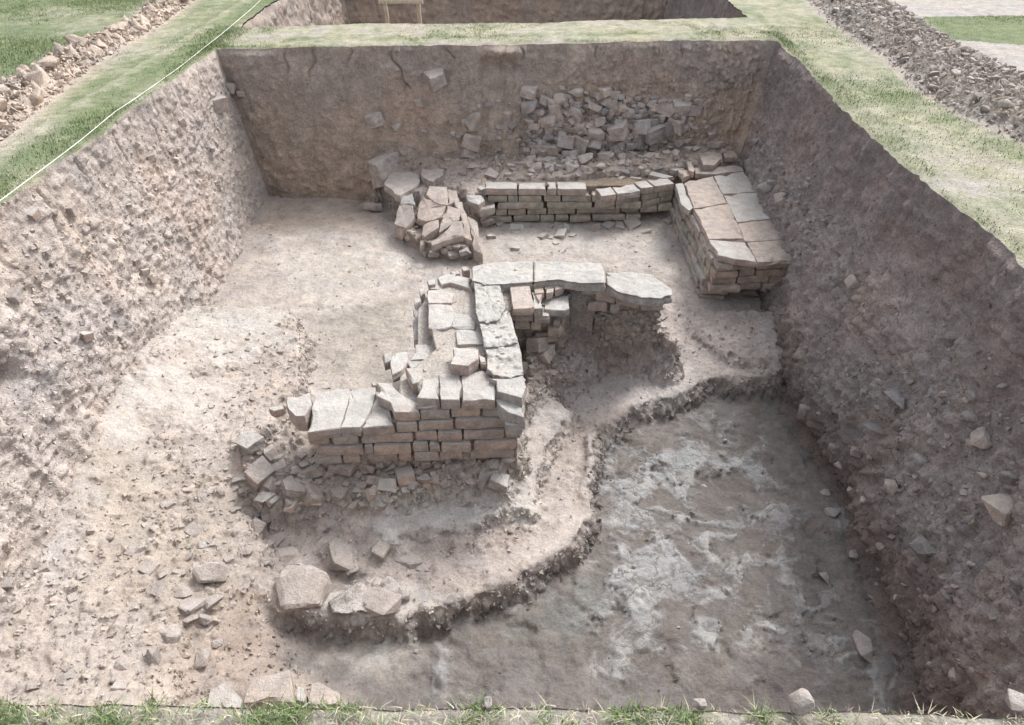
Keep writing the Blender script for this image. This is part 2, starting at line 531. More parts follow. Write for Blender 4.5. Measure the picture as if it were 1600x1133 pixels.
def left_feature(X, Y, Z, U, V):
    f = np.zeros_like(X)
    f -= .32 * np.exp(-(((Y - 2.76) / .075) ** 2 + ((Z + .63) / .07) ** 2) ** 1.5)      # burrow
    for cy_, l, s in ((6.1, .35, 1), (5.7, .3, 2), (5.2, .3, 3), (4.7, .4, 4), (4.2, .3, 5), (3.7, .35, 6), (3.3, .3, 9)):
        zz = -Z
        path = cy_ + .04 * np.sin(zz * 11 + s) - zz * .18
        f -= .028 * np.exp(-((Y - path) / .009) ** 2) * smooth((l - zz) / .08) * smooth((zz - .04) / .03)
    p = np.stack([X, Y, Z], -1).reshape(-1, 3)
    m_ = smooth((-Z - .2) / .3) * smooth((6.0 - Y) / 1.0)
    q_ = p * np.array([1, .7, 1.6])
    f += m_ * (clods(q_, 13, 83, .6).reshape(X.shape) * .020 + clods(q_, 30, 84, .7).reshape(X.shape) * .014)
    return f
def right_feature(X, Y, Z, U, V):
    p = np.stack([X, Y, Z], -1).reshape(-1, 3)
    m_ = smooth((-Z - .35) / .4)
    f = m_ * (clods(p, 13, 85, .6).reshape(X.shape) * .03 + clods(p, 30, 86, .8).reshape(X.shape) * .02)
    for cy_, cz in ((4.55, -.62), (4.2, -.66), (5.2, -.4), (3.4, -.75), (3.0, -.5)):
        f -= .06 * np.exp(-((Y - cy_) / .022) ** 2 - ((Z - cz) / .018) ** 2)
    # undercut groove near the floor
    f -= .10 * np.exp(-((Z + 1.62) / .07) ** 2) * smooth((4.6 - Y) / .5)
    p2 = fbm(p, 3.2, 3, 88).reshape(X.shape)
    f -= smooth((p2 - .15) / .15) * .05 * np.exp(-((Z + 1.35) / .2) ** 2)
    return f
wall_far = cut_face('pit_wall_far', FL, FR, bFL, bFR, 'far', 1.0, 560, 170, n_in=(0, -1), feature=far_feature)
wall_left = cut_face('pit_wall_left', FL, NL, bFL, bNL, 'left', 1.1, 620, 170, n_in=(1, 0), feature=left_feature)
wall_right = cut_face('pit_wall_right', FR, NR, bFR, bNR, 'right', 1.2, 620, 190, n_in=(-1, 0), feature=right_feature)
wall_near = cut_face('pit_wall_near', NL, NR, bNL, bNR, 'near', .25, 300, 60, n_in=(0, 1))
# second trench behind the baulk
q2 = {}
for nm, a, b_, ia, ib, key, n_in in (('trench_wall_far', QFL, QFR, (.3, -.2), (-.3, -.2), 'far', (0, -1)),
                                    ('trench_wall_left', QFL, QNL, (.3, -.2), (.35, .15), 'far', (1, 0)),
                                    ('trench_wall_right', QFR, QNR, (-.3, -.2), (-.2, .15), 'right', (-1, 0)),
                                    ('trench_wall_near', QNL, QNR, (.35, .15), (-.2, .15), 'near', (0, 1))):
    q2[nm] = cut_face(nm, a, b_, a + np.array(ia), b_ + np.array(ib), key, 1.6, 260, 80, n_in=n_in)
tf = mesh_from('trench_floor', [(-3.2, 7.1, -1.6), (2.5, 7.1, -1.6), (2.5, 12.2, -1.6), (-3.2, 12.2, -1.6)], [(0, 1, 2, 3)], np.tile([.2, .17, .15], (4, 1)), M_SOIL)
link('trench_floor', tf, kind='structure')

# ------------------------------------------------------------------ pit floor
FX0, FX1, FY0, FY1, ST = -2.95, 2.35, .70, 7.02, .0084
xs = np.arange(FX0, FX1, ST); ys = np.arange(FY0, FY1, ST)
X, Y = np.meshgrid(xs, ys)
p0 = np.stack([X, Y, np.zeros_like(X)], -1).reshape(-1, 3)
warp1 = fbm(p0, 3.0, 4, 101, .6).reshape(X.shape); warp2 = fbm(p0, 3.0, 4, 111, .6).reshape(X.shape)
WX = X + warp1 * .06 + fbm(p0, 15, 3, 103, .6).reshape(X.shape) * .022
WY = Y + warp2 * .06 + fbm(p0, 15, 3, 113, .6).reshape(X.shape) * .022
nF = fbm(p0, 2.0, 4, 121, .55).reshape(X.shape)
nM = fbm(p0, 9.0, 4, 131, .6).reshape(X.shape)
Hh = np.full(X.shape, -1.375) - .05 * smooth((5.8 - Y) / 2)
rough = np.full(X.shape, .25)
C = np.empty(X.shape + (3,)); C[:] = (.42, .38, .345)

def poly3(pts):
    """pixel outline (x, y, z) -> world points on those heights"""
    return np.array([P(*q_) for q_ in pts])
def plane_of(p3):
    A = np.c_[p3[:, 0], p3[:, 1], np.ones(len(p3))]
    s, *_ = np.linalg.lstsq(A, p3[:, 2], rcond=None)
    return s
def layer(pts, width=.05, col=None, rgh=None, mode='set', prec=0, add=0, off=0, idw=False):
    global Hh, C, rough
    p3 = poly3(pts)
    d = sdist(WX, WY, p3[:, :2]) + off
    k = smooth(d / (width + .06) + .5)
    if idw:
        wsum = 0; zs = 0
        for a in p3:
            ww = 1 / ((X - a[0]) ** 2 + (Y - a[1]) ** 2 + .02) ** 1.5
            wsum = wsum + ww; zs = zs + ww * a[2]
        zt = zs / wsum
    else:
        s = plane_of(p3); zt = s[0] * X + s[1] * Y + s[2]
    zt = zt + add
    if mode == 'set': Hh = Hh * (1 - k) + zt * k
    elif mode == 'max': Hh = np.maximum(Hh, Hh * (1 - k) + zt * k)
    if col is not None: C = C * (1 - k[..., None]) + np.array(col) * k[..., None]
    if rgh is not None: rough = rough * (1 - k) + rgh * k
    return k
def stain_or_shade(pts, z, col, width=.15, amt=1.0, noise=.5, calm=.0):
    global C, rough
    p3 = poly3([(a, b_, z) for a, b_ in pts])
    d = sdist(WX, WY, p3[:, :2])
    k = smooth(d / width + .5 + nM * noise) * amt
    C = C * (1 - k[..., None]) + np.array(col) * k[..., None]
    if calm: rough = rough * (1 - k * calm)

# deep floor in the front right
layer([(425, 975, -1.67), (640, 985, -1.68), (800, 930, -1.69), (900, 870, -1.70), (930, 760, -1.69), (925, 690, -1.67), (1100, 610, -1.67), (1240, 600, -1.67), (1500, 700, -1.67), (1900, 1300, -1.71), (300, 1300, -1.67), (300, 1000, -1.63)], .08, (.186, .174, .164), .14)
# mid ground, bench round the masonry
layer([(380, 740, -1.46), (420, 880, -1.53), (436, 966, -1.56), (640, 967, -1.55), (760, 925, -1.55), (885, 862, -1.54), (924, 800, -1.54), (920, 688, -1.53), (1000, 645, -1.53), (1105, 596, -1.53), (1222, 590, -1.53), (1400, 570, -1.50), (1330, 455, -1.45), (1080, 445, -1.42), (820, 420, -1.40), (600, 600, -1.42)], .10, (.40, .355, .325), .35, idw=True)
# raised soil left of the masonry
layer([(300, 468, -1.24), (400, 470, -1.25), (462, 478, -1.27), (486, 520, -1.29), (470, 600, -1.31), (430, 660, -1.30), (385, 720, -1.32), (385, 800, -1.40), (430, 870, -1.46), (405, 905, -1.42), (330, 960, -1.38), (300, 975, -1.36), (330, 1035, -1.40), (320, 1130, -1.40), (150, 1130, -1.24), (-900, 1130, -.95), (-900, 600, -1.0), (0, 640, -1.0), (170, 560, -1.10)], .07, (.42, .37, .33), .65, idw=True)
# middle-level shelf of brown soil at the front left
layer([(290, 985, -1.44), (350, 930, -1.45), (405, 912, -1.48), (440, 980, -1.59), (480, 1130, -1.64), (290, 1130, -1.50)], .16, (.34, .285, .245), .5, idw=True)
layer([(320, 1062, -1.46), (350, 1040, -1.46), (455, 1040, -1.50), (540, 1080, -1.56), (560, 1130, -1.58), (320, 1130, -1.46)], .14, (.36, .31, .27), .6)
# upper bench below the front of the masonry
layer([(400, 800, -1.44), (560, 828, -1.45), (600, 850, -1.47), (720, 826, -1.46), (840, 795, -1.44), (850, 740, -1.42), (900, 640, -1.42), (830, 600, -1.40), (420, 700, -1.42)], .05, (.43, .40, .375), .3)
# slabs of hard earth at the bench corner and the gully between them
layer([(498, 880, -1.6), (548, 893, -1.6), (580, 905, -1.6), (545, 922, -1.6), (512, 934, -1.6)], .03, (.34, .30, .27), .3)
layer([(434, 900, -1.5), (470, 885, -1.5), (500, 895, -1.5), (508, 930, -1.52), (500, 955, -1.53), (440, 958, -1.53)], .06, (.38, .34, .31), .3, add=.03)
# hollow scraped along the bench
layer([(690, 842, -1.52), (760, 830, -1.52), (835, 806, -1.52), (850, 812, -1.52), (800, 845, -1.53), (700, 862, -1.53)], .05, (.34, .29, .26), .9)
# rubble footing under the masonry
layer([(375, 690, -1.24), (378, 745, -1.29), (405, 778, -1.34), (520, 782, -1.34), (600, 790, -1.34), (690, 755, -1.30), (800, 742, -1.28), (822, 690, -1.22), (815, 600, -1.2), (480, 640, -1.2), (440, 660, -1.2)], .07, (.38, .335, .295), .9, idw=True)
# soil banked against the east flank of the masonry
layer([(812, 520, -1.0), (812, 640, -1.2), (850, 612, -1.36), (898, 606, -1.40), (915, 585, -1.36), (935, 560, -1.33), (935, 480, -1.02), (915, 440, -.95), (880, 440, -.93), (825, 490, -.97)], .07, (.34, .295, .265), 1.0, idw=True)
layer([(935, 455, -1.0), (1045, 470, -1.02), (1056, 505, -1.14), (1045, 545, -1.30), (1000, 566, -1.40), (930, 572, -1.40), (905, 520, -1.16)], .16, (.31, .265, .235), .9, idw=True)
# low rise at the foot of the right-hand platform
layer([(1078, 470, -1.38), (1140, 480, -1.37), (1240, 480, -1.35), (1300, 560, -1.42), (1215, 570, -1.46), (1120, 550, -1.46), (1070, 500, -1.44)], .06, (.35, .315, .29), .4)
# ledge behind the far wall, rising to the section as a talus
layer([(735, 310, -1.05), (775, 286, -1.038), (1060, 272, -1.03), (1130, 262, -1.02), (1240, 250, -1.0), (1240, 150, -.9), (690, 150, -.95), (655, 300, -1.08)], .05, (.40, .35, .31), .6)
layer([(575, 318, -1.30), (600, 285, -1.15), (640, 300, -1.1), (740, 290, -1.07), (740, 240, -1.02), (590, 240, -1.10)], .07, (.38, .33, .30), .5, idw=True)
layer([(600, 262, -1.02), (690, 262, -1.0), (820, 268, -.98), (1060, 255, -.96), (1130, 225, -.88), (1250, 190, -.8), (1250, 100, -.5), (590, 160, -.7)], .16, (.33, .28, .24), .9, idw=True)
# tumbled pier core
layer([(625, 330, -1.18), (680, 292, -1.12), (735, 330, -1.18), (745, 375, -1.28), (730, 385, -1.36), (655, 380, -1.36), (622, 358, -1.28)], .08, (.31, .265, .23), .8, idw=True)

# stains: pale trodden dust, damp earth, dried grey mud; two patches are painted shade
stain_or_shade([(300, 480), (400, 468), (462, 478), (440, 545), (330, 560), (260, 540)], -1.27, (.47, .445, .41), .30, .85, 1.0, .7)
stain_or_shade([(190, 590), (330, 560), (345, 620), (220, 660), (150, 640)], -1.15, (.47, .435, .395), .45, .85, 1.0, .7)
stain_or_shade([(20, 700), (180, 655), (210, 680), (100, 760), (0, 800)], -1.1, (.47, .43, .39), .5, .85, 1.0, .6)
stain_or_shade([(0, 780), (120, 790), (60, 880), (-60, 880)], -1.1, (.47, .43, .40), .2)
stain_or_shade([(160, 700), (330, 700), (370, 900), (260, 960), (100, 900)], -1.2, (.38, .33, .28), .3, .7)
stain_or_shade([(440, 310), (585, 312), (600, 360), (400, 360)], -1.38, (.37, .31, .26), .3, .7)
stain_or_shade([(420, 400), (640, 400), (600, 480), (470, 470)], -1.4, (.50, .465, .42), .3, .7)
stain_or_shade([(500, 500), (640, 470), (640, 590), (500, 600)], -1.43, (.34, .31, .27), .15, .8)  # shadow of the spine wall, painted into the floor colour on its left
stain_or_shade([(780, 375), (1040, 372), (1040, 400), (760, 405)], -1.4, (.42, .39, .36), .12, .8)
stain_or_shade([(870, 600), (1080, 570), (1080, 620), (900, 650)], -1.5, (.47, .44, .42), .15, .8)
stain_or_shade([(840, 700), (915, 680), (915, 850), (800, 870), (840, 780)], -1.5, (.45, .40, .36), .15, .6)
stain_or_shade([(560, 800), (840, 760), (840, 800), (600, 840)], -1.45, (.47, .45, .42), .1, .8)
stain_or_shade([(500, 920), (640, 900), (700, 935), (560, 960)], -1.53, (.44, .42, .39), .1, .8)
# cut edge of the deep floor keeps its damp brown soil
deep = smooth((-Hh - 1.585) / .05)
C = C * (1 - deep[..., None] * .6) + np.array([.188, .172, .16]) * deep[..., None] * .6
dk = np.stack([X, Y, np.zeros_like(X)], -1).reshape(-1, 3)
dw = dk + np.stack([fbm(dk, 4, 3, 301), fbm(dk, 4, 3, 305), 0 * dk[:, 0]], -1) * .13
cl = fbm(dw * np.array([1, .8, 1]), 2.6, 5, 141, .66).reshape(X.shape)
cl2 = fbm(dw, 9, 5, 147, .7).reshape(X.shape)
claypoly = poly3([(950, 700, -1.68), (1150, 640, -1.68), (1210, 700, -1.68), (1240, 850, -1.68), (1330, 960, -1.68), (1330, 1060, -1.68), (950, 1070, -1.68), (900, 960, -1.68), (940, 800, -1.68)])
cd = smooth(sdist(X, Y, claypoly[:, :2]) / .5 + .45)
flake = smooth((cl + cl2 * .75 + cd * .55 - .40) / .42) * smooth((-Hh - 1.59) / .05)
deepm = smooth((-Hh - 1.59) / .05)
flake2 = smooth((cl2 - .12) / .12) * cd * deepm
C = C * (1 - flake[..., None] * .72) + np.array([.36, .36, .355]) * flake[..., None] * .72
C = C * (1 - flake2[..., None] * .35) + np.array([.40, .41, .40]) * flake2[..., None] * .35
dk2 = smooth((-cl2 - .10) / .12)[..., None] * .35 * deepm[..., None]
C = C * (1 - dk2) + np.array([.15, .125, .11]) * dk2
stain_or_shade([(560, 985), (650, 1000), (620, 1070), (520, 1040)], -1.72, (.40, .38, .35), .2, .7)
stain_or_shade([(1200, 800), (1235, 800), (1300, 900), (1290, 1090), (1180, 1095), (1240, 960)], -1.69, (.12, .11, .11), .12, .5)  # shade beside the right face, painted into the deep floor colour
stain_or_shade([(880, 930), (950, 920), (920, 990), (800, 980)], -1.68, (.20, .20, .185), .25, .8)

# relief
rel = (clods(p0, 12, 151, .6).reshape(X.shape) * .030 + clods(p0, 26, 152, .75).reshape(X.shape) * .022 + clods(p0, 52, 153, .8).reshape(X.shape) * .009)
Hh = Hh + rough * rel * 1.1 + nF * .022 + nM * .010 * (.4 + rough) + fbm(p0, 30, 3, 161, .6).reshape(X.shape) * .004
# curled mud plates: voronoi-like steps on the deep floor
pl = clods(p0, 9, 171, .9).reshape(X.shape)
Hh += flake * .010 + flake2 * .008 - deepm * smooth((fbm(dk, 6, 3, 177).reshape(X.shape) - .1) / .3) * .016 + smooth((-Hh - 1.6) / .05) * (np.minimum(pl, .5) * .014 + clods(p0, 21, 172, .5).reshape(X.shape) * .005)
# rough broken edges where the height changes quickly
gy_, gx_ = np.gradient(Hh, ST)
steep = smooth((np.hypot(gx_, gy_) - .6) / 1.2)
Hh += steep * (clods(p0, 24, 181, .8).reshape(X.shape) * .025 - .008) + steep * nM * .03
p3d = np.stack([X, Y, Hh * 2.2], -1).reshape(-1, 3)
lat = (fbm(p3d, 18, 4, 311, .65) * .035 + clods(p3d, 22, 313, .5) * .022 - .006).reshape(X.shape) * steep
gn = np.hypot(gx_, gy_) + 1e-6
XD = X - gx_ / gn * lat; YD = Y - gy_ / gn * lat
C *= (1 + .10 * nF + .10 * nM)[..., None]
k = (steep * .1)[..., None]
C = C * (1 - k) + C * np.array([.80, .74, .70]) * k          # steep parts slightly darker and browner
C4 = np.concatenate([C, (smooth((cd * deepm - .25) / .4) * smooth((cl + .35) / .3))[..., None]], -1)
floor_me = mesh_from('pit_floor', np.stack([XD, YD, Hh], -1).reshape(-1, 3), grid_faces(len(xs), len(ys)), C4.reshape(-1, 4), M_FLOOR)
floor_o = link('pit_floor', floor_me, kind='structure')
print('floor', len(floor_me.vertices))

def hz(x, y):
    i = int(round((y - FY0) / ST)); j = int(round((x - FX0) / ST))
    i = min(max(i, 0), len(ys) - 1); j = min(max(j, 0), len(xs) - 1)
    return float(Hh[i, j])

# ------------------------------------------------------------------ ray test against the built terrain, used to seat stones on it
def bvh_of(o):
    me = o.data
    v = np.empty(len(me.vertices) * 3, np.float32); me.vertices.foreach_get('co', v)
    f = np.empty(len(me.loops), np.int32); me.loops.foreach_get('vertex_index', f)
    return BVHTree.FromPolygons(v.reshape(-1, 3).tolist(), f.reshape(-1, 4).tolist())
BV = [(o, bvh_of(o)) for o in (floor_o, wall_far, wall_left, wall_right)]
def hit(px, py):
    d = Vector(ray(px, py)).normalized()
    best = None
    for o, bv in BV:
        loc, nrm, idx, dist = bv.ray_cast(Vector((0, 0, CAM_H)), d)
        if loc is not None and (best is None or dist < best[3]):
            best = (loc, nrm if nrm.dot(d) < 0 else -nrm, o, dist)
    return best

# ------------------------------------------------------------------ stones
def hull_mesh(name, seed, n=12, bev=.05, mat=None, boxy=.5):
    r = random.Random(seed)
    bm = bmesh.new()
    for i in range(n):
        v = Vector([r.uniform(-1, 1) for _ in range(3)])
        m_ = max(abs(c) for c in v)
        v = v.lerp(v / m_, boxy) if m_ > 0 else v
        if v.length < .8: v = v.normalized() * r.uniform(.8, 1.05)
        bm.verts.new(v * .5)
    res = bmesh.ops.convex_hull(bm, input=bm.verts)
    bmesh.ops.delete(bm, geom=list({g for g in res['geom_interior'] + res['geom_unused'] if isinstance(g, bmesh.types.BMVert)}), context='VERTS')
    bmesh.ops.dissolve_limit(bm, angle_limit=.3, verts=bm.verts, edges=bm.edges)
    if bev: bmesh.ops.bevel(bm, geom=list(bm.edges), offset=bev, segments=1, affect='EDGES', clamp_overlap=True)
    me = bpy.data.meshes.new(name)
    bm.to_mesh(me); bm.free()
    if mat: me.materials.append(mat)
    return me
ROCKS = {}
for key, mt in (('p', M_ROCK), ('d', M_ROCK_D), ('b', M_BRICK)):
    ROCKS[key] = [hull_mesh('stone', 100 + i, random.choice((12, 15, 20)), .07, mt, .35) for i in range(10)]
def brickbat(seed, mat):
    """broken half brick with crisp sides and one broken end"""
    r = random.Random(seed)
    bm = bmesh.new()
    bmesh.ops.create_cube(bm, size=1)
    for v in bm.verts:
        v.co += Vector([r.uniform(-.10, .10) for _ in range(3)])
        if v.co.x > 0: v.co.x += r.uniform(-.3, .1)
    bmesh.ops.subdivide_edges(bm, edges=[e for e in bm.edges if (e.verts[0].co - e.verts[1].co).length > .6], cuts=1, use_grid_fill=True)
    for v in bm.verts: v.co += Vector([r.uniform(-.035, .035) for _ in range(3)])
    bmesh.ops.bevel(bm, geom=list(bm.edges), offset=.03, segments=1, affect='EDGES')
    me = bpy.data.meshes.new('brickbat')
    bm.to_mesh(me); bm.free()
    me.materials.append(mat)
    return me
BATS = {k: [brickbat(200 + i, mt) for i in range(7)] for k, mt in (('p', M_ROCK), ('d', M_ROCK_D), ('b', M_BRICK))}

def put_stone(px, py, wpx, hpx=None, key='p', parent=None, kind='rock', name='stone', sink=.45, rz=None, tilt=.35, thick=None, out=.06):
    h_ = hit(px, py)
    if h_ is None: return None
    loc, nrm, ob, dist = h_
    ax = (loc - Vector((0, 0, CAM_H))).dot(Vector(FW))
    s = wpx / F_PX * ax
    hpx = hpx or wpx * random.uniform(.6, .9)
    s2 = hpx / F_PX * ax
    lst = (ROCKS if kind == 'rock' else BATS)[key]
    o = link(name, random.choice(lst))
    flat = nrm.z > .6
    o.rotation_euler = (random.uniform(-tilt, tilt), random.uniform(-tilt, tilt), random.uniform(0, 6.28) if rz is None else rz)
    if flat:
        o.scale = (s, s2 * 1.2, thick or min(s, s2) * random.uniform(.5, .8))
        o.location = loc + Vector((0, 0, o.scale.z * (.5 - sink) * .6))
    else:
        if rz is None: o.rotation_euler.z = random.uniform(-.5, .5) + math.atan2(nrm.y, nrm.x) + math.pi / 2
        o.scale = (s, s * .8, s2)
        o.location = loc + nrm * s * out
    par = parent or ob
    if par.type == 'EMPTY': keep(o, par)
    else: o.parent = par
    return o

def in_poly(x, y, poly):
    c = False
    n = len(poly)
    for i in range(n):
        x1, y1 = poly[i]; x2, y2 = poly[(i + 1) % n]
        if (y1 > y) != (y2 > y) and x < (x2 - x1) * (y - y1) / (y2 - y1) + x1: c = not c
    return c
def fill_stones(poly, n, smin, smax, key='p', mind=.7, kinds=('rock', 'rock', 'bat'), **kw):
    xs_ = [a for a, _ in poly]; ys_ = [b_ for _, b_ in poly]
    pts = []
    tries = 0
    while len(pts) < n and tries < n * 60:
        tries += 1
        x = random.uniform(min(xs_), max(xs_)); y = random.uniform(min(ys_), max(ys_))
        s = smin + (smax - smin) * random.random() ** 2
        if in_poly(x, y, poly) and all((x - a) ** 2 + (y - b_) ** 2 > (mind * (s + c) / 2) ** 2 for a, b_, c in pts):
            pts.append((x, y, s))
    for x, y, s in pts:
        put_stone(x, y, s, key=key if isinstance(key, str) and len(key) == 1 else random.choice(key), kind=random.choice(kinds), **kw)
    return pts

# rubble heap showing in the far section
fill_stones([(822, 165), (880, 148), (960, 145), (1030, 150), (1090, 165), (1085, 205), (1020, 225), (960, 240), (880, 262), (822, 262), (825, 215)], 190, 12, 34, 'pppd', .52, out=.12)
fill_stones([(780, 190), (830, 140), (960, 128), (1110, 140), (1125, 190), (1100, 225), (820, 260), (770, 250)], 45, 7, 15, 'p', 1.1)
fill_stones([(700, 160), (825, 150), (825, 262), (700, 262)], 22, 8, 20, 'ppd', 1.2)
fill_stones([(690, 240), (820, 240), (1120, 205), (1140, 258), (1040, 268), (960, 275), (700, 275)], 60, 8, 20, 'ppd', 1.0, sink=.6)
fill_stones([(822, 245), (900, 235), (1080, 215), (1080, 235), (960, 262), (830, 268)], 40, 12, 26, 'p', .8, sink=.5)
for a in ((683, 122, 30, 24), (587, 187, 20, 20), (738, 190, 26, 34), (742, 222, 28, 22), (738, 246, 20, 14), (830, 143, 25, 14), (655, 160, 12, 10), (643, 170, 10, 10), (662, 205, 20, 12), (620, 198, 18, 12), (945, 142, 22, 12), (1108, 62, 14, 16), (860, 236, 36, 22), (925, 228, 34, 20), (968, 200, 30, 34), (1040, 170, 26, 26), (1090, 160, 18, 14), (1068, 200, 20, 14), (900, 175, 26, 22), (870, 175, 20, 28)):
    put_stone(*a, key='p', kind=random.choice(('rock', 'bat')))
# left face: rubble spill
for a in ((358, 138, 26, 20), (342, 160, 22, 22), (376, 146, 12, 8), (284, 192, 16, 15), (234, 247, 13, 10), (50, 335, 18, 14), (84, 331, 14, 10), (110, 328, 20, 14), (145, 348, 28, 24), (133, 363, 18, 16), (297, 353, 16, 12), (260, 380, 10, 12), (228, 397, 26, 12), (213, 410, 9, 14), (50, 388, 14, 10), (73, 395, 11, 9), (110, 415, 15, 10), (133, 424, 14, 9), (60, 473, 14, 13), (148, 491, 9, 8), (20, 460, 26, 12), (135, 525, 16, 14), (10, 535, 22, 14), (237, 437, 16, 10), (253, 441, 10, 8)):
    put_stone(*a, key='b' if random.random() < .4 else 'p', kind=random.choice(('rock', 'bat')))
fill_stones([(20, 360), (180, 330), (330, 400), (250, 520), (80, 620), (0, 600), (0, 400)], 80, 7, 14, 'pb', 1.0)
fill_stones([(200, 200), (330, 170), (400, 300), (340, 400), (200, 340)], 45, 6, 11, 'pb', 1.1)
# right face: grey stones
for a in ((1258, 645, 26, 40), (1405, 628, 40, 34), (1372, 668, 46, 14), (1412, 664, 34, 18), (1360, 622, 20, 14), (1475, 618, 20, 18), (1520, 618, 24, 18), (1515, 652, 34, 24), (1440, 720, 28, 26), (1395, 762, 30, 34), (1418, 740, 20, 12), (1572, 790, 76, 50), (1442, 856, 46, 46), (1540, 690, 44, 26), (1460, 648, 18, 10), (1335, 442, 26, 20), (1525, 800, 12, 10), (1200, 293, 34, 22), (1222, 310, 26, 22), (1262, 320, 16, 12), (1228, 350, 22, 14), (1250, 352, 18, 18), (1580, 745, 30, 20), (1300, 800, 26, 20), (1290, 770, 18, 16), (1480, 930, 26, 18), (1590, 930, 30, 20)):
    put_stone(*a, key=random.choice('pdd'), kind='rock', out=.04)
fill_stones([(1270, 560), (1600, 560), (1600, 1090), (1420, 1080), (1290, 760)], 110, 8, 22, 'pd', 1.0, kinds=('rock',), out=.02)
fill_stones([(1170, 200), (1290, 270), (1290, 420), (1250, 400)], 40, 7, 14, 'd', 1.0)
# loose lumps on the floors and the broken edge at the front left
fill_stones([(250, 740), (370, 720), (430, 800), (420, 880), (400, 905), (340, 990), (270, 990), (200, 900)], 70, 9, 26, 'p', .8, sink=.62)
for a in ((330, 895, 66, 50), (300, 945, 36, 40), (335, 938, 32, 30), (318, 965, 24, 22), (285, 925, 30, 26), (270, 990, 44, 36), (240, 1030, 26, 36), (190, 1038, 24, 22), (160, 1040, 20, 18), (180, 1065, 16, 16), (205, 860, 24, 20), (295, 870, 22, 16), (317, 787, 28, 16), (172, 840, 20, 14), (315, 1030, 36, 30), (340, 1005, 18, 12), (400, 830, 36, 26), (430, 845, 30, 30), (385, 860, 26, 20)):
    put_stone(*a, key='p', kind='rock', tilt=.5, sink=.62)
fill_stones([(0, 880), (200, 900), (260, 1080), (0, 1085)], 50, 8, 19, 'p', .9, sink=.65)
fill_stones([(0, 650), (250, 700), (250, 900), (0, 880)], 12, 6, 12, 'p', 1.2, sink=.65)
fill_stones([(340, 520), (480, 510), (485, 600), (380, 660), (300, 640)], 30, 6, 13, 'p', 1.1)
for a in ((1100, 760, 12, 9), (990, 885, 9, 8), (460, 1045, 12, 10), (650, 1018, 8, 9), (1350, 1008, 60, 34), (1290, 905, 22, 16), (1000, 720, 9, 7), (640, 962, 16, 14), (700, 940, 22, 14), (775, 1085, 10, 8), (1060, 980, 8, 6), (880, 366, 14, 14), (860, 372, 10, 9), (780, 930, 9, 7), (1020, 830, 9, 8)):
    put_stone(*a, key='d' if a[1] > 600 else 'p')

# gravel and crumbs too small to pick apart
def gravel(name, spots, sizes, tints, seed, parent=None):
    r = np.random.default_rng(seed)
    bases = []
    for i in range(6):
        me = hull_mesh('tmp', 300 + i, 6, 0, None, .4)
        vv = np.array([v.co[:] for v in me.vertices]); me.calc_loop_triangles()
        ff = np.array([t_.vertices[:] for t_ in me.loop_triangles])
        bases.append((vv, ff)); bpy.data.meshes.remove(me)
    VV, FF, TT = [], [], []
    off = 0
    kinds = r.integers(0, 6, len(spots))
    for kk in range(6):
        idx = np.nonzero(kinds == kk)[0]
        if not len(idx): continue
        vv, ff = bases[kk]
        a = r.uniform(0, 6.28, (len(idx), 2))
        ca, sa, cb, sb = np.cos(a[:, 0]), np.sin(a[:, 0]), np.cos(a[:, 1]), np.sin(a[:, 1])
        Rz = np.zeros((len(idx), 3, 3)); Rz[:, 0, 0] = ca; Rz[:, 0, 1] = -sa; Rz[:, 1, 0] = sa; Rz[:, 1, 1] = ca; Rz[:, 2, 2] = 1
        Rx = np.zeros((len(idx), 3, 3)); Rx[:, 0, 0] = 1; Rx[:, 1, 1] = cb; Rx[:, 1, 2] = -sb; Rx[:, 2, 1] = sb; Rx[:, 2, 2] = cb
        sc = sizes[idx][:, None] * r.uniform(.6, 1.2, (len(idx), 3))
        loc = np.einsum('nij,nvj->nvi', Rz @ Rx, vv[None] * sc[:, None, :]) + spots[idx][:, None, :]
        VV.append(loc.reshape(-1, 3))
        FF.append((ff[None] + (np.arange(len(idx)) * len(vv))[:, None, None] + off).reshape(-1, 3))
        TT.append(np.repeat(tints[idx], len(vv), 0))
        off += len(idx) * len(vv)
    me = mesh_from(name, np.concatenate(VV), np.concatenate(FF), np.concatenate(TT), M_SOIL, False)
    return link(name, me, parent=parent, kind='stuff')

def mesh_pts(o):
    me = o.data
    v = np.empty(len(me.vertices) * 3, np.float32); me.vertices.foreach_get('co', v)
    c = np.empty(len(me.vertices) * 4, np.float32); me.color_attributes['tint'].data.foreach_get('color', c)
    return v.reshape(-1, 3), c.reshape(-1, 4)[:, :3]
def scatter(o, name, n, wfun, smin, smax, seed, pw=3.0, gain=1.1):
    v, c = mesh_pts(o)
    ww = wfun(v); ww = np.clip(ww, 0, None)
    r = np.random.default_rng(seed)
    idx = r.choice(len(v), n, p=ww / ww.sum())
    s = smin + (smax - smin) * r.random(n) ** pw
    spots = v[idx] + r.uniform(-.006, .006, (n, 3))
    tt = c[idx] * (gain * r.uniform(.82, 1.22, (n, 1))) * (1 + r.uniform(-.05, .05, (n, 3)))
    return gravel(name, spots, s, tt, seed, parent=o)
scatter(floor_o, 'gravel', 22000, lambda v: (np.clip(rough.ravel() - .2, 0, 1) + steep.ravel() * .35) * (v[:, 1] < 6.9) + .015 * (v[:, 2] > -1.6) + .004, .006, .034, 1)
scatter(floor_o, 'crumbs', 15000, lambda v: steep.ravel() * (v[:, 1] < 6.4) * (v[:, 2] < -1.2), .008, .034, 11, 2)
scatter(wall_left, 'gravel', 15000, lambda v: smooth((-v[:, 2] - .15) / .3) * (v[:, 2] > -1.5) + .1, .005, .030, 2, 3.0)
scatter(wall_right, 'gravel', 16000, lambda v: smooth((-v[:, 2] - .2) / .6) + .15, .005, .03, 3, 3)
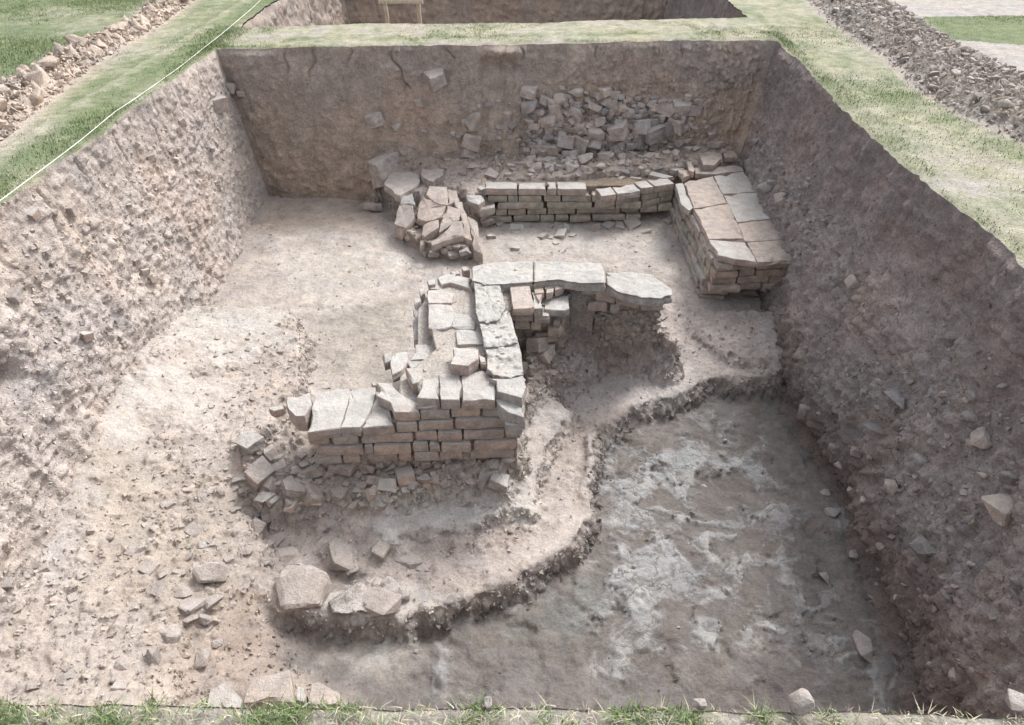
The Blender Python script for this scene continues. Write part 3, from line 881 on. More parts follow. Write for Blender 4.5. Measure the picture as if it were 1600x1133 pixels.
scatter(wall_far, 'gravel', 24000, lambda v: (smooth((-v[:, 2] - .1) / .3) * (.35 + smooth(v[:, 0] / .6))) * (v[:, 2] > -1.5) + .05, .005, .026, 4, 3.0)

# ------------------------------------------------------------------ bricks
def brick(poly, th, mat, name='brick', root=None, jit=.003, z=None, f=ID, bev=.004, puff=.0, seed=None, rag=.006, grow=0.0, tl=.02):
    """polygon of the top face given as (x, y[, z]); extruded down by th"""
    if seed is not None: random.seed(seed)
    pts = []
    for q_ in poly:
        px, py = f(q_[0], q_[1])
        pts.append(Vector(P(px, py, q_[2] if len(q_) > 2 else z)))
    # order counter clockwise
    A = sum(pts[i].x * pts[(i + 1) % len(pts)].y - pts[(i + 1) % len(pts)].x * pts[i].y for i in range(len(pts)))
    if A < 0: pts.reverse()
    out = []
    for i, a in enumerate(pts):
        c = pts[(i + 1) % len(pts)]
        L = (c - a).length
        n = max(1, int(L / .055))
        d = Vector(((c - a).y, -(c - a).x, 0)).normalized() if L > 0 else Vector()
        for k in range(n):
            t_ = k / n
            q_ = a.lerp(c, t_)
            if k > 0: q_ = q_ + d * random.uniform(-rag, rag)
            else: q_ = q_ + Vector((random.uniform(-rag, rag), random.uniform(-rag, rag), 0)) * .7
            out.append(q_)
    cen = sum(out, Vector()) / len(out)
    bm = bmesh.new()
    rings = []
    chips = [random.uniform(.4, 1.0) if random.random() < .16 else 0 for _ in out]
    out = [cen + (q_ - cen) * (1 + grow) for q_ in out]
    tilt = (random.uniform(-tl, tl), random.uniform(-tl, tl))
    def zt(q_): return (q_.x - cen.x) * tilt[0] + (q_.y - cen.y) * tilt[1]
    for ins, dz in ((.004, -th), (0, -th * .55), (.001, -bev * 1.2), (bev, 0), (.35, 0)):
        ring = []
        for qi, q_ in enumerate(out):
            if ins >= .3: v = q_.lerp(cen, .45) + Vector((0, 0, random.uniform(-.0018, .0018) + puff))
            else:
                dd = (cen - q_); dd.z = 0
                v = q_ + dd.normalized() * (ins + (random.uniform(0, jit) if ins > 0 else random.uniform(-jit, jit) * .6))
                v.z += dz
                if dz > -th * .9: v.z += random.uniform(-jit, jit) * .5
                if chips[qi] and dz > -th * .3:
                    v += dd.normalized() * .012 * chips[qi]; v.z -= .012 * chips[qi]
            v.z += zt(q_)
            ring.append(bm.verts.new(v - cen))
        rings.append(ring)
    n = len(out)
    for a, c in zip(rings, rings[1:]):
        for i in range(n):
            bm.faces.new((a[i], a[(i + 1) % n], c[(i + 1) % n], c[i]))
    top = bm.verts.new(Vector((0, 0, random.uniform(-.0012, .0012) + puff)))
    for i in range(n): bm.faces.new((rings[-1][i], rings[-1][(i + 1) % n], top))
    bm.faces.new(list(reversed(rings[0])))
    me = bpy.data.meshes.new(name)
    bm.to_mesh(me); bm.free()
    me.materials.append(mat)
    me.polygons.foreach_set('use_smooth', [False] * len(me.polygons))
    o = link(name, me)
    o.location = cen
    if root is not None: keep(o, root)
    return o

def course(f, seams, yl, yr, z, th, depth, mat, root, x0=None, x1=None, jy=.008, name='brick'):
    """a course of bricks seen from its front; seams = [(xa, xb), ...] in the zoomed picture's x, yl..yr = its top front edge"""
    X0 = x0 if x0 is not None else seams[0][0]; X1 = x1 if x1 is not None else seams[-1][1]
    for xa, xb in seams:
        ya = yl + (yr - yl) * (xa - X0) / (X1 - X0); yb = yl + (yr - yl) * (xb - X0) / (X1 - X0)
        a = Vector(P(*f(xa, ya), z)); b_ = Vector(P(*f(xb, yb), z))
        e = (b_ - a).normalized(); nn = Vector((-e.y, e.x, 0))
        o_ = random.uniform(-jy, jy)
        gap = .0015
        pts = [a + e * gap + nn * o_, b_ - e * gap + nn * o_, b_ - e * gap + nn * (depth + o_), a + e * gap + nn * (depth + o_)]
        brick_w(pts, th - .006 - random.uniform(0, .003), mat, root, name)
def brick_w(pts, th, mat, root, name='brick', **k):
    """same brick from world points"""
    global P
    old = P
    P = lambda x, y, z: (x, y, z)
    o = brick([(p_.x, p_.y, p_.z) for p_ in pts], th, mat, name, root, f=lambda x, y: (x, y), **k)
    P = old
    return o

def core(name, pts, ztop, zbot, root, tint_=(.36, .325, .29), f=ID, amp=.02, st=.02, inset=.03, mat=None, rnd=.004):
    """rough earth-and-mortar body inside a wall: a dense displaced prism"""
    w_ = [np.array(P(*f(a, b_), ztop)[:2]) for a, b_ in pts]
    cen = sum(w_) / len(w_)
    ring = []
    for i, a in enumerate(w_):
        c = w_[(i + 1) % len(w_)]
        n = max(2, int(np.linalg.norm(c - a) / st))
        ring += [a + (c - a) * k / n for k in range(n)]
    n = len(ring); ring = np.array(ring)
    tg = np.roll(ring, -2, 0) - np.roll(ring, 2, 0)
    nrm = np.c_[tg[:, 1], -tg[:, 0]]
    nrm /= np.linalg.norm(nrm, axis=1)[:, None] + 1e-9
    area = np.sum(ring[:, 0] * np.roll(ring[:, 1], -1) - np.roll(ring[:, 0], -1) * ring[:, 1])
    if area < 0: nrm = -nrm
    ring = ring - nrm * inset
    nz = max(3, int((ztop - zbot) / st)); nc = 14
    V_, F_ = [], []
    for k in range(nz + 1):
        z = zbot + (ztop - zbot) * k / nz
        V_.append(np.c_[ring, np.full(n, z)])
    for k in range(1, nc + 1):
        q_ = ring + (cen - ring) * (k / nc) * .98
        V_.append(np.c_[q_, np.full(n, ztop)])
    V_ = np.concatenate(V_)
    nr = nz + 1 + nc
    i = np.arange(n)
    for k in range(nr - 1):
        F_.append(np.stack([k * n + i, k * n + (i + 1) % n, (k + 1) * n + (i + 1) % n, (k + 1) * n + i], -1))
    F_ = np.concatenate(F_)
    d = np.zeros_like(V_)
    d[:, :2] = np.tile(nrm, (nr, 1))
    h1 = fbm(V_, 9, 4, 201, .6) * amp - amp * .6 + clods(V_, 20, 203, .7) * amp * 1.0 + clods(V_, 42, 204, .7) * amp * .5
    side = (V_[:, 2] < ztop - 1e-4)
    rd = np.clip((V_[:, 2] - (ztop - .03)) / .03, 0, 1) ** 2 * rnd
    V2 = V_ + d * (h1 * side - rd * side)[:, None]
    V2[:, 2] += np.where(side, 0, fbm(V_, 9, 4, 207, .6) * amp * .7 + clods(V_, 22, 208, .7) * amp * .7)
    tt = np.array(tint_) * (1 + .2 * fbm(V_, 7, 3, 211))[:, None]
    me = mesh_from(name, V2 - np.array([*root.location]), F_, tt, mat or M_SOIL)
    o = link(name, me)
    o.parent = root
    BV.append((o, BVHTree.FromPolygons(V2.tolist(), F_.tolist())))
    return o

# ================================================================== the stepped wall in the middle
T = .07
zT = {k: -.80 - .07 * (6 - k) for k in range(0, 9)}     # top of course k
random.seed(21)
W = thing('stepped_brick_wall', P(*Z1(900, 540), -1.22), 'big stepped brick wall in the centre with pale plastered spine and an arm running right', 'brick wall')
core('earth_core', [(400, 404), (1440, 368), (1440, 250), (720, 225), (455, 238)], zT[4] - .014, -1.36, W, f=Z1, tint_=(.42, .385, .345), amp=.008, inset=.012)
core('earth_core', [(860, 975), (870, 300), (430, 300), (345, 430), (345, 620), (330, 750), (230, 840), (220, 1000), (500, 1080)], zT[5] - .014, -1.42, W, f=Z7, tint_=(.42, .385, .345), amp=.012)
core('earth_core', [(360, 990), (1040, 1010), (1000, 600), (900, 300), (860, 160), (640, 230), (440, 290), (430, 560), (460, 690), (300, 800)], zT[6] - .016, -1.40, W, f=Z7, tint_=(.42, .385, .345), amp=.014)
core('earth_core', [(-60, 120), (560, 120), (560, 185), (440, 190), (60, 190), (-60, 190)], -.80, -1.36, W, f=Z8, amp=.02)
core('earth_core', [(470, 130), (820, 150), (915, 225), (925, 250), (880, 262), (770, 255), (640, 225), (500, 215)], -.86, -1.36, W, f=Z8, amp=.03)
# front courses, bottom to top
course(Z1, [(412, 551), (556, 646), (686, 832), (838, 906), (914, 1041), (1048, 1160), (1196, 1420)], 551, 516, zT[1], T, .2, M_BRICK, W)
course(Z1, [(440, 664), (668, 708), (716, 900), (908, 985), (990, 1050), (1056, 1206), (1212, 1430)], 512, 478, zT[2], T, .2, M_BRICK, W)
course(Z1, [(386, 490), (506, 636), (652, 914), (926, 1030), (1036, 1160), (1166, 1372), (1378, 1450)], 455, 425, zT[3], T, .22, M_BRICK, W)
course(Z1, [(832, 936), (943, 1112), (1122, 1384), (1392, 1462)], 388, 366, zT[4], T, .3, M_BRICK, W)
course(Z1, [(946, 1100), (1104, 1245), (1254, 1356), (1380, 1470)], 322, 310, zT[5], T, .3, M_BRICK, W, x0=946, x1=1470)
B = lambda poly, k, m=M_BRICK, f=Z7, th=T - .006, **kw: brick(poly, th, m, 'brick', W, z=(zT[k] if isinstance(k, int) else k), f=f, grow=kw.pop('grow', .024), tl=.012, **kw)
# broad top of the left block
B([(428, 238), (590, 214), (596, 240), (575, 330), (545, 412), (390, 432), (400, 350)], 4, f=Z1, rag=.006)
B([(596, 214), (722, 210), (724, 240), (708, 300), (676, 370), (650, 408), (552, 412), (580, 330)], 4, f=Z1, rag=.006)
B([(730, 262), (790, 275), (805, 330), (822, 385), (815, 400), (662, 408), (690, 350), (712, 300)], 4, f=Z1)
# loose block left of it
B([(275, 258), (395, 236), (402, 300), (380, 350), (330, 352), (290, 320)], zT[4] + .01, f=Z1, th=.11, rag=.014)
B([(190, 318), (262, 290), (268, 315), (215, 332)], zT[4] - .01, f=Z1, th=.05)
# fifth course at the left
B([(815, 205), (925, 285), (936, 322), (815, 330), (806, 285), (735, 250), (738, 185), (800, 175)], 5, f=Z1, rag=.012)
B([(150, 692), (215, 688), (210, 745), (165, 755)], 4, th=.06)
B([(220, 686), (316, 684), (312, 740), (290, 800), (215, 828), (210, 760)], 5, rag=.012)
B([(80, 880), (110, 870), (118, 900), (90, 905)], 4)
B([(345, 415), (430, 440), (434, 520), (436, 612), (345, 612)], 4, M_PLASTER)
B([(350, 350), (420, 345), (430, 400), (360, 415)], zT[4] - .02, M_BRICK)
B([(362, 640), (486, 640), (482, 738), (334, 738)], 5)
B([(300, 745), (480, 742), (510, 770), (410, 800), (330, 790)], zT[5] - .01, M_PLASTER)
B([(452, 555), (610, 548), (622, 640), (604, 690), (486, 692)], 5, M_PLASTER)
B([(488, 698), (602, 696), (588, 760), (590, 830), (480, 800)], 5, M_PLASTER)
# sixth course
B([(303, 790), (398, 792), (412, 850), (375, 880), (340, 880)], zT[6] - .01, rag=.014, th=.09)
B([(410, 862), (505, 838), (511, 988), (372, 978)], 6)
B([(515, 826), (640, 815), (655, 900), (640, 988), (517, 992)], 6)
B([(650, 815), (780, 800), (862, 872), (864, 992), (650, 992), (662, 940), (655, 870)], 6)
B([(372, 985), (500, 1005), (500, 1025), (366, 1020)], zT[6] - .035, th=.035)
B([(438, 296), (530, 290), (602, 310), (592, 376), (440, 380)], 6)
B([(441, 384), (586, 381), (612, 440), (588, 528), (540, 545), (470, 543), (440, 535)], 6, M_BRICK)
B([(590, 310), (715, 330), (738, 440), (690, 450), (598, 395)], zT[6] - .02, M_PLASTER)
B([(604, 440), (700, 452), (744, 500), (742, 540), (640, 540), (592, 528)], 6, M_PLASTER)
B([(615, 546), (780, 548), (784, 640), (626, 642)], 6, M_PLASTER)
B([(432, 282), (470, 262), (545, 268), (520, 290), (440, 292)], zT[6] - .01)
for q_ in ([(440, 235), (490, 230), (485, 262), (448, 265)], [(500, 215), (560, 198), (620, 196), (600, 240), (520, 262)], [(560, 240), (630, 205), (716, 215), (718, 286), (640, 270)], [(575, 180), (640, 165), (650, 190), (590, 196)], [(650, 150), (690, 140), (700, 170), (665, 175)]):
    B(q_, zT[6] + .01, rag=.012, th=.06)
B([(385, 290), (415, 280), (425, 330), (395, 335)], zT[5], th=.06)
# seventh course: block standing on the spine
B([(600, 655), (650, 650), (752, 668), (765, 735), (720, 765), (690, 772), (590, 765)], 7, rag=.012, th=.075)
B([(605, 770), (690, 772), (690, 800), (605, 800)], zT[6] + .02, th=.05)
B([(755, 700), (800, 720), (810, 760), (770, 760)], zT[7] - .03, th=.05)
# plastered spine: one rough lime-and-earth mass, the arm in long slabs
def cap(poly, zt, th, f, amp=.010, rnd=.012):
    core('plaster_cap', poly, zt, zt - th, W, f=f, amp=amp, st=.009, inset=0.0, rnd=rnd, mat=M_PLASTER)
cap([(722, 205), (800, 150), (862, 150), (905, 300), (938, 410), (880, 500), (760, 500), (742, 438), (735, 300)], zT[7] - .02, .10, Z7, .018)
cap([(745, 440), (942, 405), (972, 490), (990, 560), (1010, 640), (900, 660), (790, 660), (782, 580), (762, 500)], zT[7] - .028, .10, Z7, .022)
cap([(788, 640), (1004, 610), (1030, 700), (1046, 832), (960, 850), (860, 842), (815, 800), (812, 700)], zT[7] - .036, .11, Z7, .022)
B([(832, 850), (960, 856), (1048, 836), (1052, 905), (1036, 975), (960, 962), (872, 940), (866, 870)], zT[6] + .03, M_PLASTER, rag=.012, th=.09)
B([(880, 955), (960, 970), (1040, 982), (1060, 1000), (1056, 1060), (1046, 1100), (940, 1080), (905, 1030), (874, 990)], zT[6] - .02, M_PLASTER, rag=.012, th=.09)
B([(915, 1085), (1040, 1104), (1036, 1150), (930, 1150)], zT[5] - .01, M_PLASTER, th=.07)
# thin slabs of the upper surface
cap([(-150, 95), (-30, 68), (120, 64), (184, 66), (184, 178), (60, 186), (-60, 192), (-150, 170)], -.745, .09, Z8, .008, .02)
cap([(186, 67), (372, 66), (555, 74), (576, 120), (578, 182), (440, 183), (366, 172), (320, 162), (186, 178)], -.743, .06, Z8, .008, .02)
cap([(580, 127), (700, 122), (822, 134), (850, 155), (905, 190), (938, 215), (944, 250), (900, 258), (880, 268), (770, 264), (640, 228), (582, 188)], -.783, .055, Z8, .009, .02)
for q_, z in (([(440, 184), (578, 186), (578, 192), (578, 202), (444, 196)], -.80), ([(584, 190), (684, 200), (676, 218), (582, 206)], -.80), ([(530, 224), (634, 232), (628, 248), (530, 238)], -.87), ([(640, 240), (770, 256), (764, 274), (640, 256)], -.87), ([(774, 262), (896, 268), (894, 288), (776, 286)], -.86), ([(480, 272), (592, 276), (588, 296), (482, 290)], -.93), ([(600, 284), (660, 286), (660, 300), (604, 300)], -.94)):
    B(q_, z, M_BRICK if z < -.8 else M_PLASTER, f=Z8, rag=.008, th=.062)
core('earth_core', [(-20, 175), (70, 175), (74, 330), (30, 330), (0, 300)], -.805, -1.36, W, f=Z8, amp=.02, inset=0.0)
# inner corner: tile, steps and its own short courses
B([(56, 186), (162, 180), (176, 240), (192, 308), (170, 318), (76, 320), (62, 250)], -.765, M_BRICK_R, f=Z8, rag=.003, th=.05)
for q_ in ([(168, 168), (230, 170), (236, 205), (180, 210)], [(186, 212), (236, 208), (240, 235), (196, 240)], [(194, 244), (236, 242), (214, 280)], [(240, 170), (300, 178), (350, 196), (290, 205), (246, 215)], [(252, 216), (300, 208), (290, 232), (256, 236)], [(300, 205), (348, 200), (340, 214), (306, 224)]):
    B(q_, -.785, M_BRICK_R, f=Z8, rag=.008, th=.05)
core('earth_core', [(60, 320), (370, 318), (420, 240), (360, 200), (60, 190)], -.86, -1.36, W, f=Z8, amp=.03)
B([(240, 248), (372, 256), (376, 320), (352, 332), (242, 322)], -.85, M_PLASTER, f=Z8, th=.05, rag=.01)
course(Z8, [(62, 182), (186, 236)], 322, 320, -.80, .062, .2, M_BRICK, W)
course(Z8, [(70, 186), (190, 276)], 357, 356, -.865, .062, .25, M_BRICK, W)
course(Z8, [(80, 172), (176, 228)], 398, 394, -.93, .066, .2, M_BRICK, W)
brick([(262, 392), (330, 386), (350, 412), (330, 440), (258, 430)], .06, M_BRICK_R, 'brick', W, z=-1.0, f=Z8, rag=.012)
brick([(286, 362), (330, 362), (326, 388), (292, 390)], .05, M_BRICK, 'brick', W, z=-.95, f=Z8, rag=.012)
for q_ in ([(98, 460), (148, 458), (146, 520), (128, 545), (104, 520)], [(152, 458), (176, 460), (162, 500), (152, 505)], [(160, 515), (220, 475), (262, 500), (196, 548)], [(204, 450), (240, 425), (300, 470), (290, 485), (215, 470)], [(206, 556), (262, 530), (292, 562), (240, 590)], [(122, 600), (150, 630), (158, 655), (126, 665)]):
    cxx = sum(a for a, _ in q_) / len(q_); cyy = sum(b_ for _, b_ in q_) / len(q_)
    ww = max(a for a, _ in q_) - min(a for a, _ in q_); hh = max(b_ for _, b_ in q_) - min(b_ for _, b_ in q_)
    put_stone(*Z8(cxx, cyy), ww / 3.478 * 1.1, hh / 3.478, key='p', kind='bat', parent=W, name='brickbat')
# rubble footing under the front face, stone by stone
for x, y, w_, h_ in ((95, 490, 95, 150), (150, 640, 140, 120), (175, 765, 120, 80), (250, 625, 80, 70), (330, 630, 70, 70), (425, 625, 100, 90), (240, 440, 60, 50), (320, 720, 100, 80), (430, 745, 150, 90), (310, 800, 110, 60), (200, 690, 70, 50), (540, 740, 110, 70), (590, 600, 110, 50), (690, 605, 90, 55), (790, 610, 100, 60), (870, 650, 100, 110), (950, 605, 70, 60), (660, 700, 60, 60), (710, 690, 60, 60), (705, 745, 45, 50), (780, 710, 80, 80), (670, 790, 80, 40), (960, 670, 80, 60), (1020, 655, 60, 35), (1075, 695, 80, 55), (1270, 670, 60, 80), (1355, 680, 100, 50), (1120, 605, 90, 60), (1040, 600, 80, 50), (1200, 590, 110, 50), (1310, 590, 90, 50), (560, 780, 70, 40), (490, 640, 80, 60), (640, 650, 50, 50), (1385, 560, 80, 45), (180, 440, 60, 70), (520, 610, 60, 40), (820, 760, 40, 30), (380, 690, 60, 40)):
    put_stone(*Z1(x, y), w_ / 3.2 * .95, h_ / 3.2 * 1.0, key='b' if random.random() < .4 else 'p', kind='bat' if random.random() < .4 else 'rock', parent=W, name='stone', tilt=.5, sink=.25)
fill_stones([(378, 700), (480, 715), (700, 716), (818, 706), (805, 748), (690, 762), (600, 792), (410, 790)], 95, 11, 28, 'pb', .7, parent=W, sink=.2)
fill_stones([(820, 560), (900, 540), (905, 600), (860, 605)], 30, 7, 14, 'p', .8, parent=W)
fill_stones([(925, 480), (1040, 490), (1035, 530), (940, 540)], 60, 8, 18, 'p', .8, parent=W)
fill_stones([(825, 520), (850, 545), (860, 600), (825, 600)], 14, 7, 14, 'p', .8, parent=W)

fill_stones([(745, 432), (800, 420), (940, 420), (1000, 430), (1035, 450), (960, 440), (800, 440), (780, 470), (812, 600), (790, 600), (750, 480)], 16, 4, 8, 'pb', 1.5, parent=W)
fill_stones([(670, 455), (735, 455), (745, 520), (770, 600), (700, 610), (640, 600), (690, 520)], 14, 4, 9, 'pb', 1.5, parent=W)
# ================================================================== far wall
random.seed(33)
FWL = thing('low_brick_wall', P(*Z6(500, 440), -1.36), 'low greenish brick wall under the far section, between the tumbled pier and the platform', 'brick wall')
t6 = .067
zc = {k: -1.03 - t6 * (5 - k) for k in range(0, 6)}
core('earth_core', [(92, 248), (560, 252), (700, 250), (925, 222), (925, 190), (90, 215)], -1.05, -1.40, FWL, f=Z6, amp=.008, inset=.008, tint_=(.27, .22, .17))
course(Z6, [(100, 243), (247, 368), (373, 412), (415, 545)], 262, 264, zc[5] + .003, t6, .15, M_BRICK, FWL, jy=.012)
course(Z6, [(604, 672), (677, 776)], 292, 272, zc[5] - .010, t6, .15, M_BRICK, FWL)
course(Z6, [(779, 834), (838, 924)], 262, 240, zc[5] - .006, t6, .15, M_BRICK, FWL)
course(Z6, [(115, 199), (205, 247), (250, 350), (360, 432), (438, 560), (566, 600)], 292, 293, zc[4], t6, .2, M_BRICK_G, FWL)
course(Z6, [(604, 665), (670, 776), (782, 850), (853, 918)], 318, 262, zc[4] - .004, t6, .2, M_BRICK_G, FWL)
course(Z6, [(80, 148), (158, 359), (372, 565), (578, 665), (669, 780)], 322, 322, zc[3] + .004, t6, .2, M_BRICK_G, FWL)
course(Z6, [(785, 860), (864, 916)], 318, 288, zc[3] + .002, t6, .2, M_BRICK_G, FWL)
course(Z6, [(150, 200), (204, 280), (286, 370), (375, 494), (500, 688), (692, 772), (776, 850), (853, 914)], 351, 334, zc[2], t6, .2, M_BRICK_G, FWL)
course(Z6, [(100, 220), (226, 340), (345, 405), (408, 466), (470, 562), (568, 710), (714, 774)], 381, 374, zc[1], t6, .2, M_BRICK_G, FWL, jy=.015)
for x, y, w_, h_ in ((110, 400, 60, 26), (170, 410, 70, 26), (240, 432, 60, 30), (285, 425, 40, 24), (385, 425, 30, 20), (455, 430, 40, 22), (570, 432, 80, 40), (640, 425, 60, 34), (685, 425, 40, 44), (740, 415, 70, 50), (355, 470, 40, 36), (435, 465, 45, 50), (480, 465, 30, 20), (408, 498, 24, 18), (800, 450, 40, 20), (905, 405, 40, 50), (75, 325, 60, 30), (60, 345, 40, 30), (95, 365, 60, 30), (130, 470, 30, 30), (235, 520, 40, 20)):
    put_stone(*Z6(x, y), w_ / 2.759, h_ / 2.759, key='b' if random.random() < .4 else 'p', kind='bat', parent=FWL, tilt=.4)
for x, y, w_, h_ in ((700, 215, 60, 16), (755, 220, 50, 14), (860, 215, 90, 30), (570, 300, 40, 24), (930, 190, 50, 30), (300, 205, 30, 16), (215, 165, 30, 20), (90, 265, 30, 22)):
    put_stone(*Z6(x, y), w_ / 2.759, h_ / 2.759, key='b', kind='bat', parent=FWL, tilt=.15)

# ================================================================== platform at the right
random.seed(44)
PL = thing('brick_platform', P(*Z6(1250, 700), -1.40), 'flat-topped brick platform against the right face of the pit, paved with pinkish tiles', 'platform')
core('earth_core', [(975, 235), (1240, 190), (1330, 330), (1415, 500), (1270, 508), (1120, 505), (1050, 450)], -1.014, -1.48, PL, f=Z6, amp=.012, tint_=(.24, .19, .165))
core('earth_core', [(1075, 664), (1428, 644), (1428, 520), (1100, 520)], -1.27, -1.50, PL, f=Z6, amp=.014, tint_=(.30, .26, .235))
Bp = lambda poly, z=-1.0, m=M_BRICK_R, th=.05, **kw: brick(poly, th, m, 'brick', PL, z=z, f=Z6, grow=.010, tl=kw.pop('tl', .006), **kw)
Bp([(962, 232), (1086, 208), (1148, 324), (1004, 347)], tl=.003)
Bp([(1006, 350), (1150, 327), (1190, 405), (1222, 475), (1068, 479)], tl=.003)
Bp([(1089, 207), (1218, 189), (1280, 274), (1130, 285)], m=M_BRICK, tl=.003)
Bp([(1132, 288), (1282, 277), (1346, 392), (1191, 405)], m=M_BRICK, tl=.003)
Bp([(1193, 408), (1348, 395), (1400, 478), (1227, 490)], tl=.003)
Bp([(1069, 482), (1226, 493), (1276, 574), (1180, 566), (1110, 548)], m=M_BRICK, tl=.003)
Bp([(1230, 493), (1402, 481), (1452, 566), (1280, 578)], tl=.003)
Bp([(925, 240), (955, 236), (1000, 345), (985, 356), (950, 330)], z=-1.01, m=M_PLASTER)
Bp([(1004, 166), (1204, 160), (1222, 184), (1090, 200), (1010, 196)], z=-.99, m=M_BRICK_R)
Bp([(1006, 72), (1070, 92), (1122, 110), (1130, 130), (1096, 158), (1046, 158)], z=-.93, th=.06, m=M_BRICK_R)
Bp([(1128, 95), (1180, 94), (1192, 125), (1136, 128)], z=-.94, th=.05)
Bp([(1042, 26), (1132, 20), (1152, 58), (1120, 66), (1060, 66)], z=-.86, th=.05, m=M_BRICK_R)
Bp([(1134, 58), (1170, 60), (1176, 78), (1140, 80)], z=-.9, th=.05)
Bp([(960, 108), (985, 116), (1008, 190), (985, 184)], z=-.96, th=.06)
Bp([(935, 178), (960, 172), (1000, 196), (960, 215)], z=-.99, th=.05)
# front courses
course(Z6, [(1108, 1272), (1278, 1448)], 586, 572, -1.055, .066, .2, M_BRICK_R, PL, jy=.012)
course(Z6, [(1096, 1200), (1206, 1272), (1278, 1446)], 622, 602, -1.125, .066, .2, M_BRICK_R, PL, jy=.02)
course(Z6, [(1086, 1190), (1196, 1330), (1336, 1436)], 650, 634, -1.19, .066, .2, M_BRICK_R, PL, jy=.02)
course(Z6, [(1072, 1200), (1206, 1300), (1306, 1425)], 680, 668, -1.255, .066, .2, M_BRICK_R, PL, jy=.025)
# west face: courses running away from the camera
def course_side(tops, z, x, th, depth, mat, root):
    """bricks between successive world y values along a face at x(y)"""
    for ya, yb in tops:
        o_ = random.uniform(-.012, .012)
        xa, xb = x(ya), x(yb)
        brick_w([Vector((xa + o_, ya + .004, z)), Vector((xb + o_, yb - .004, z)), Vector((xb + o_ + depth, yb - .004, z)), Vector((xa + o_ + depth, ya + .004, z))], th - .008, mat, root)
a0 = Vector(P(*Z6(1085, 560), -1.05)); a1 = Vector(P(*Z6(930, 238), -1.05))
fx = lambda y: a0.x + (a1.x - a0.x) * (y - a0.y) / (a1.y - a0.y)
for kk in range(6):
    z = -1.055 - kk * .067
    y = a0.y + .02 + random.uniform(0, .12); cuts = [a0.y + .01]
    while y < a1.y - .1:
        cuts.append(y); y += random.uniform(.2, .34)
    cuts.append(a1.y)
    course_side(list(zip(cuts[:-1], cuts[1:])), z, lambda yy: fx(yy) - .01 * kk, .067, .2, random.choice((M_BRICK, M_BRICK_G)), PL)
for x, y, w_, h_ in ((1135, 660, 60, 30), (1250, 695, 60, 24), (1320, 690, 60, 24), (1025, 690, 30, 40), (1105, 500, 50, 40)):
    put_stone(*Z6(x, y), w_ / 2.759, h_ / 2.759, key='d', kind='bat', parent=PL)

# ================================================================== tumbled pier at the left end of the far wall
random.seed(55)
PR = thing('collapsed_brick_pier', P(*Z5(600, 830), -1.36), 'collapsed leaning brick pier at the left end of the far wall', 'brick pier')
core('earth_core', [(300, 560), (420, 500), (520, 340), (800, 400), (880, 600), (905, 770), (760, 800), (480, 770), (280, 640)], -1.25, -1.42, PR, f=Z5, amp=.03, tint_=(.34, .29, .255), st=.015)
Br = lambda poly, m=M_BRICK_R, th=.06, **kw: brick(poly, th, m, 'brick', PR, f=Z5, rag=kw.pop('rag', .008), grow=.03, **kw)
Br([(520, 335, -1.02), (650, 340, -1.04), (660, 470, -1.08), (560, 450, -1.08), (505, 400, -1.05)], rag=.012)
Br([(655, 345, -1.04), (720, 370, -1.05), (740, 440, -1.08), (665, 470, -1.09)])
Br([(480, 400, -1.07), (555, 455, -1.08), (640, 480, -1.09), (600, 560, -1.12), (500, 590, -1.15), (430, 570, -1.16), (440, 470, -1.12)], rag=.014)
Br([(650, 480, -1.09), (740, 500, -1.09), (740, 580, -1.12), (700, 600, -1.13), (610, 560, -1.12)], rag=.012)
Br([(600, 575, -1.12), (640, 545, -1.11), (700, 600, -1.13), (640, 650, -1.16), (595, 670, -1.17)])
Br([(470, 610, -1.15), (590, 575, -1.12), (590, 640, -1.15), (570, 655, -1.16), (490, 700, -1.20), (468, 680, -1.19)], th=.07)
Br([(530, 740, -1.20), (620, 680, -1.16), (700, 600, -1.12), (760, 590, -1.11), (772, 700, -1.17), (640, 730, -1.19), (545, 770, -1.21)], th=.055, rag=.006)
Br([(755, 540, -1.1), (795, 535, -1.11), (835, 735, -1.20), (778, 705, -1.19)], th=.1)
Br([(800, 560, -1.12), (850, 570, -1.13), (885, 640, -1.17), (912, 830, -1.26), (850, 800, -1.25), (820, 640, -1.17)], th=.1)
Br([(700, 440, -1.07), (760, 450, -1.08), (790, 530, -1.1), (745, 560, -1.12)], th=.08)
Br([(300, 460, -1.14), (400, 480, -1.12), (415, 560, -1.16), (350, 640, -1.22), (262, 610, -1.22)], th=.07)
Br([(262, 615, -1.23), (345, 645, -1.23), (320, 690, -1.28), (275, 660, -1.27)], th=.06)
Br([(310, 400, -1.10), (400, 390, -1.08), (420, 470, -1.12), (310, 460, -1.13)], M_PLASTER, th=.05)
Br([(450, 735, -1.23), (490, 725, -1.22), (485, 760, -1.25), (455, 790, -1.27)], th=.06)
Br([(790, 400, -1.06), (900, 400, -1.07), (935, 440, -1.09), (880, 470, -1.10), (800, 440, -1.09)], M_BRICK, th=.06)
Br([(860, 485, -1.13), (930, 465, -1.12), (1000, 465, -1.13), (1000, 490, -1.15), (890, 515, -1.16)], M_BRICK, th=.06)
for x, y, w_, h_ in ((400, 680, 60, 50), (430, 640, 50, 40), (370, 710, 60, 60), (330, 740, 60, 40), (430, 720, 40, 40), (560, 820, 80, 40), (640, 800, 70, 50), (700, 830, 80, 40), (780, 810, 70, 40), (860, 850, 50, 30), (300, 700, 50, 50), (500, 830, 60, 40), (730, 780, 50, 30), (440, 600, 40, 40)):
    put_stone(*Z5(x, y), w_ / 4.706, h_ / 4.706, key='p', kind=random.choice(('bat', 'rock')), parent=PR)

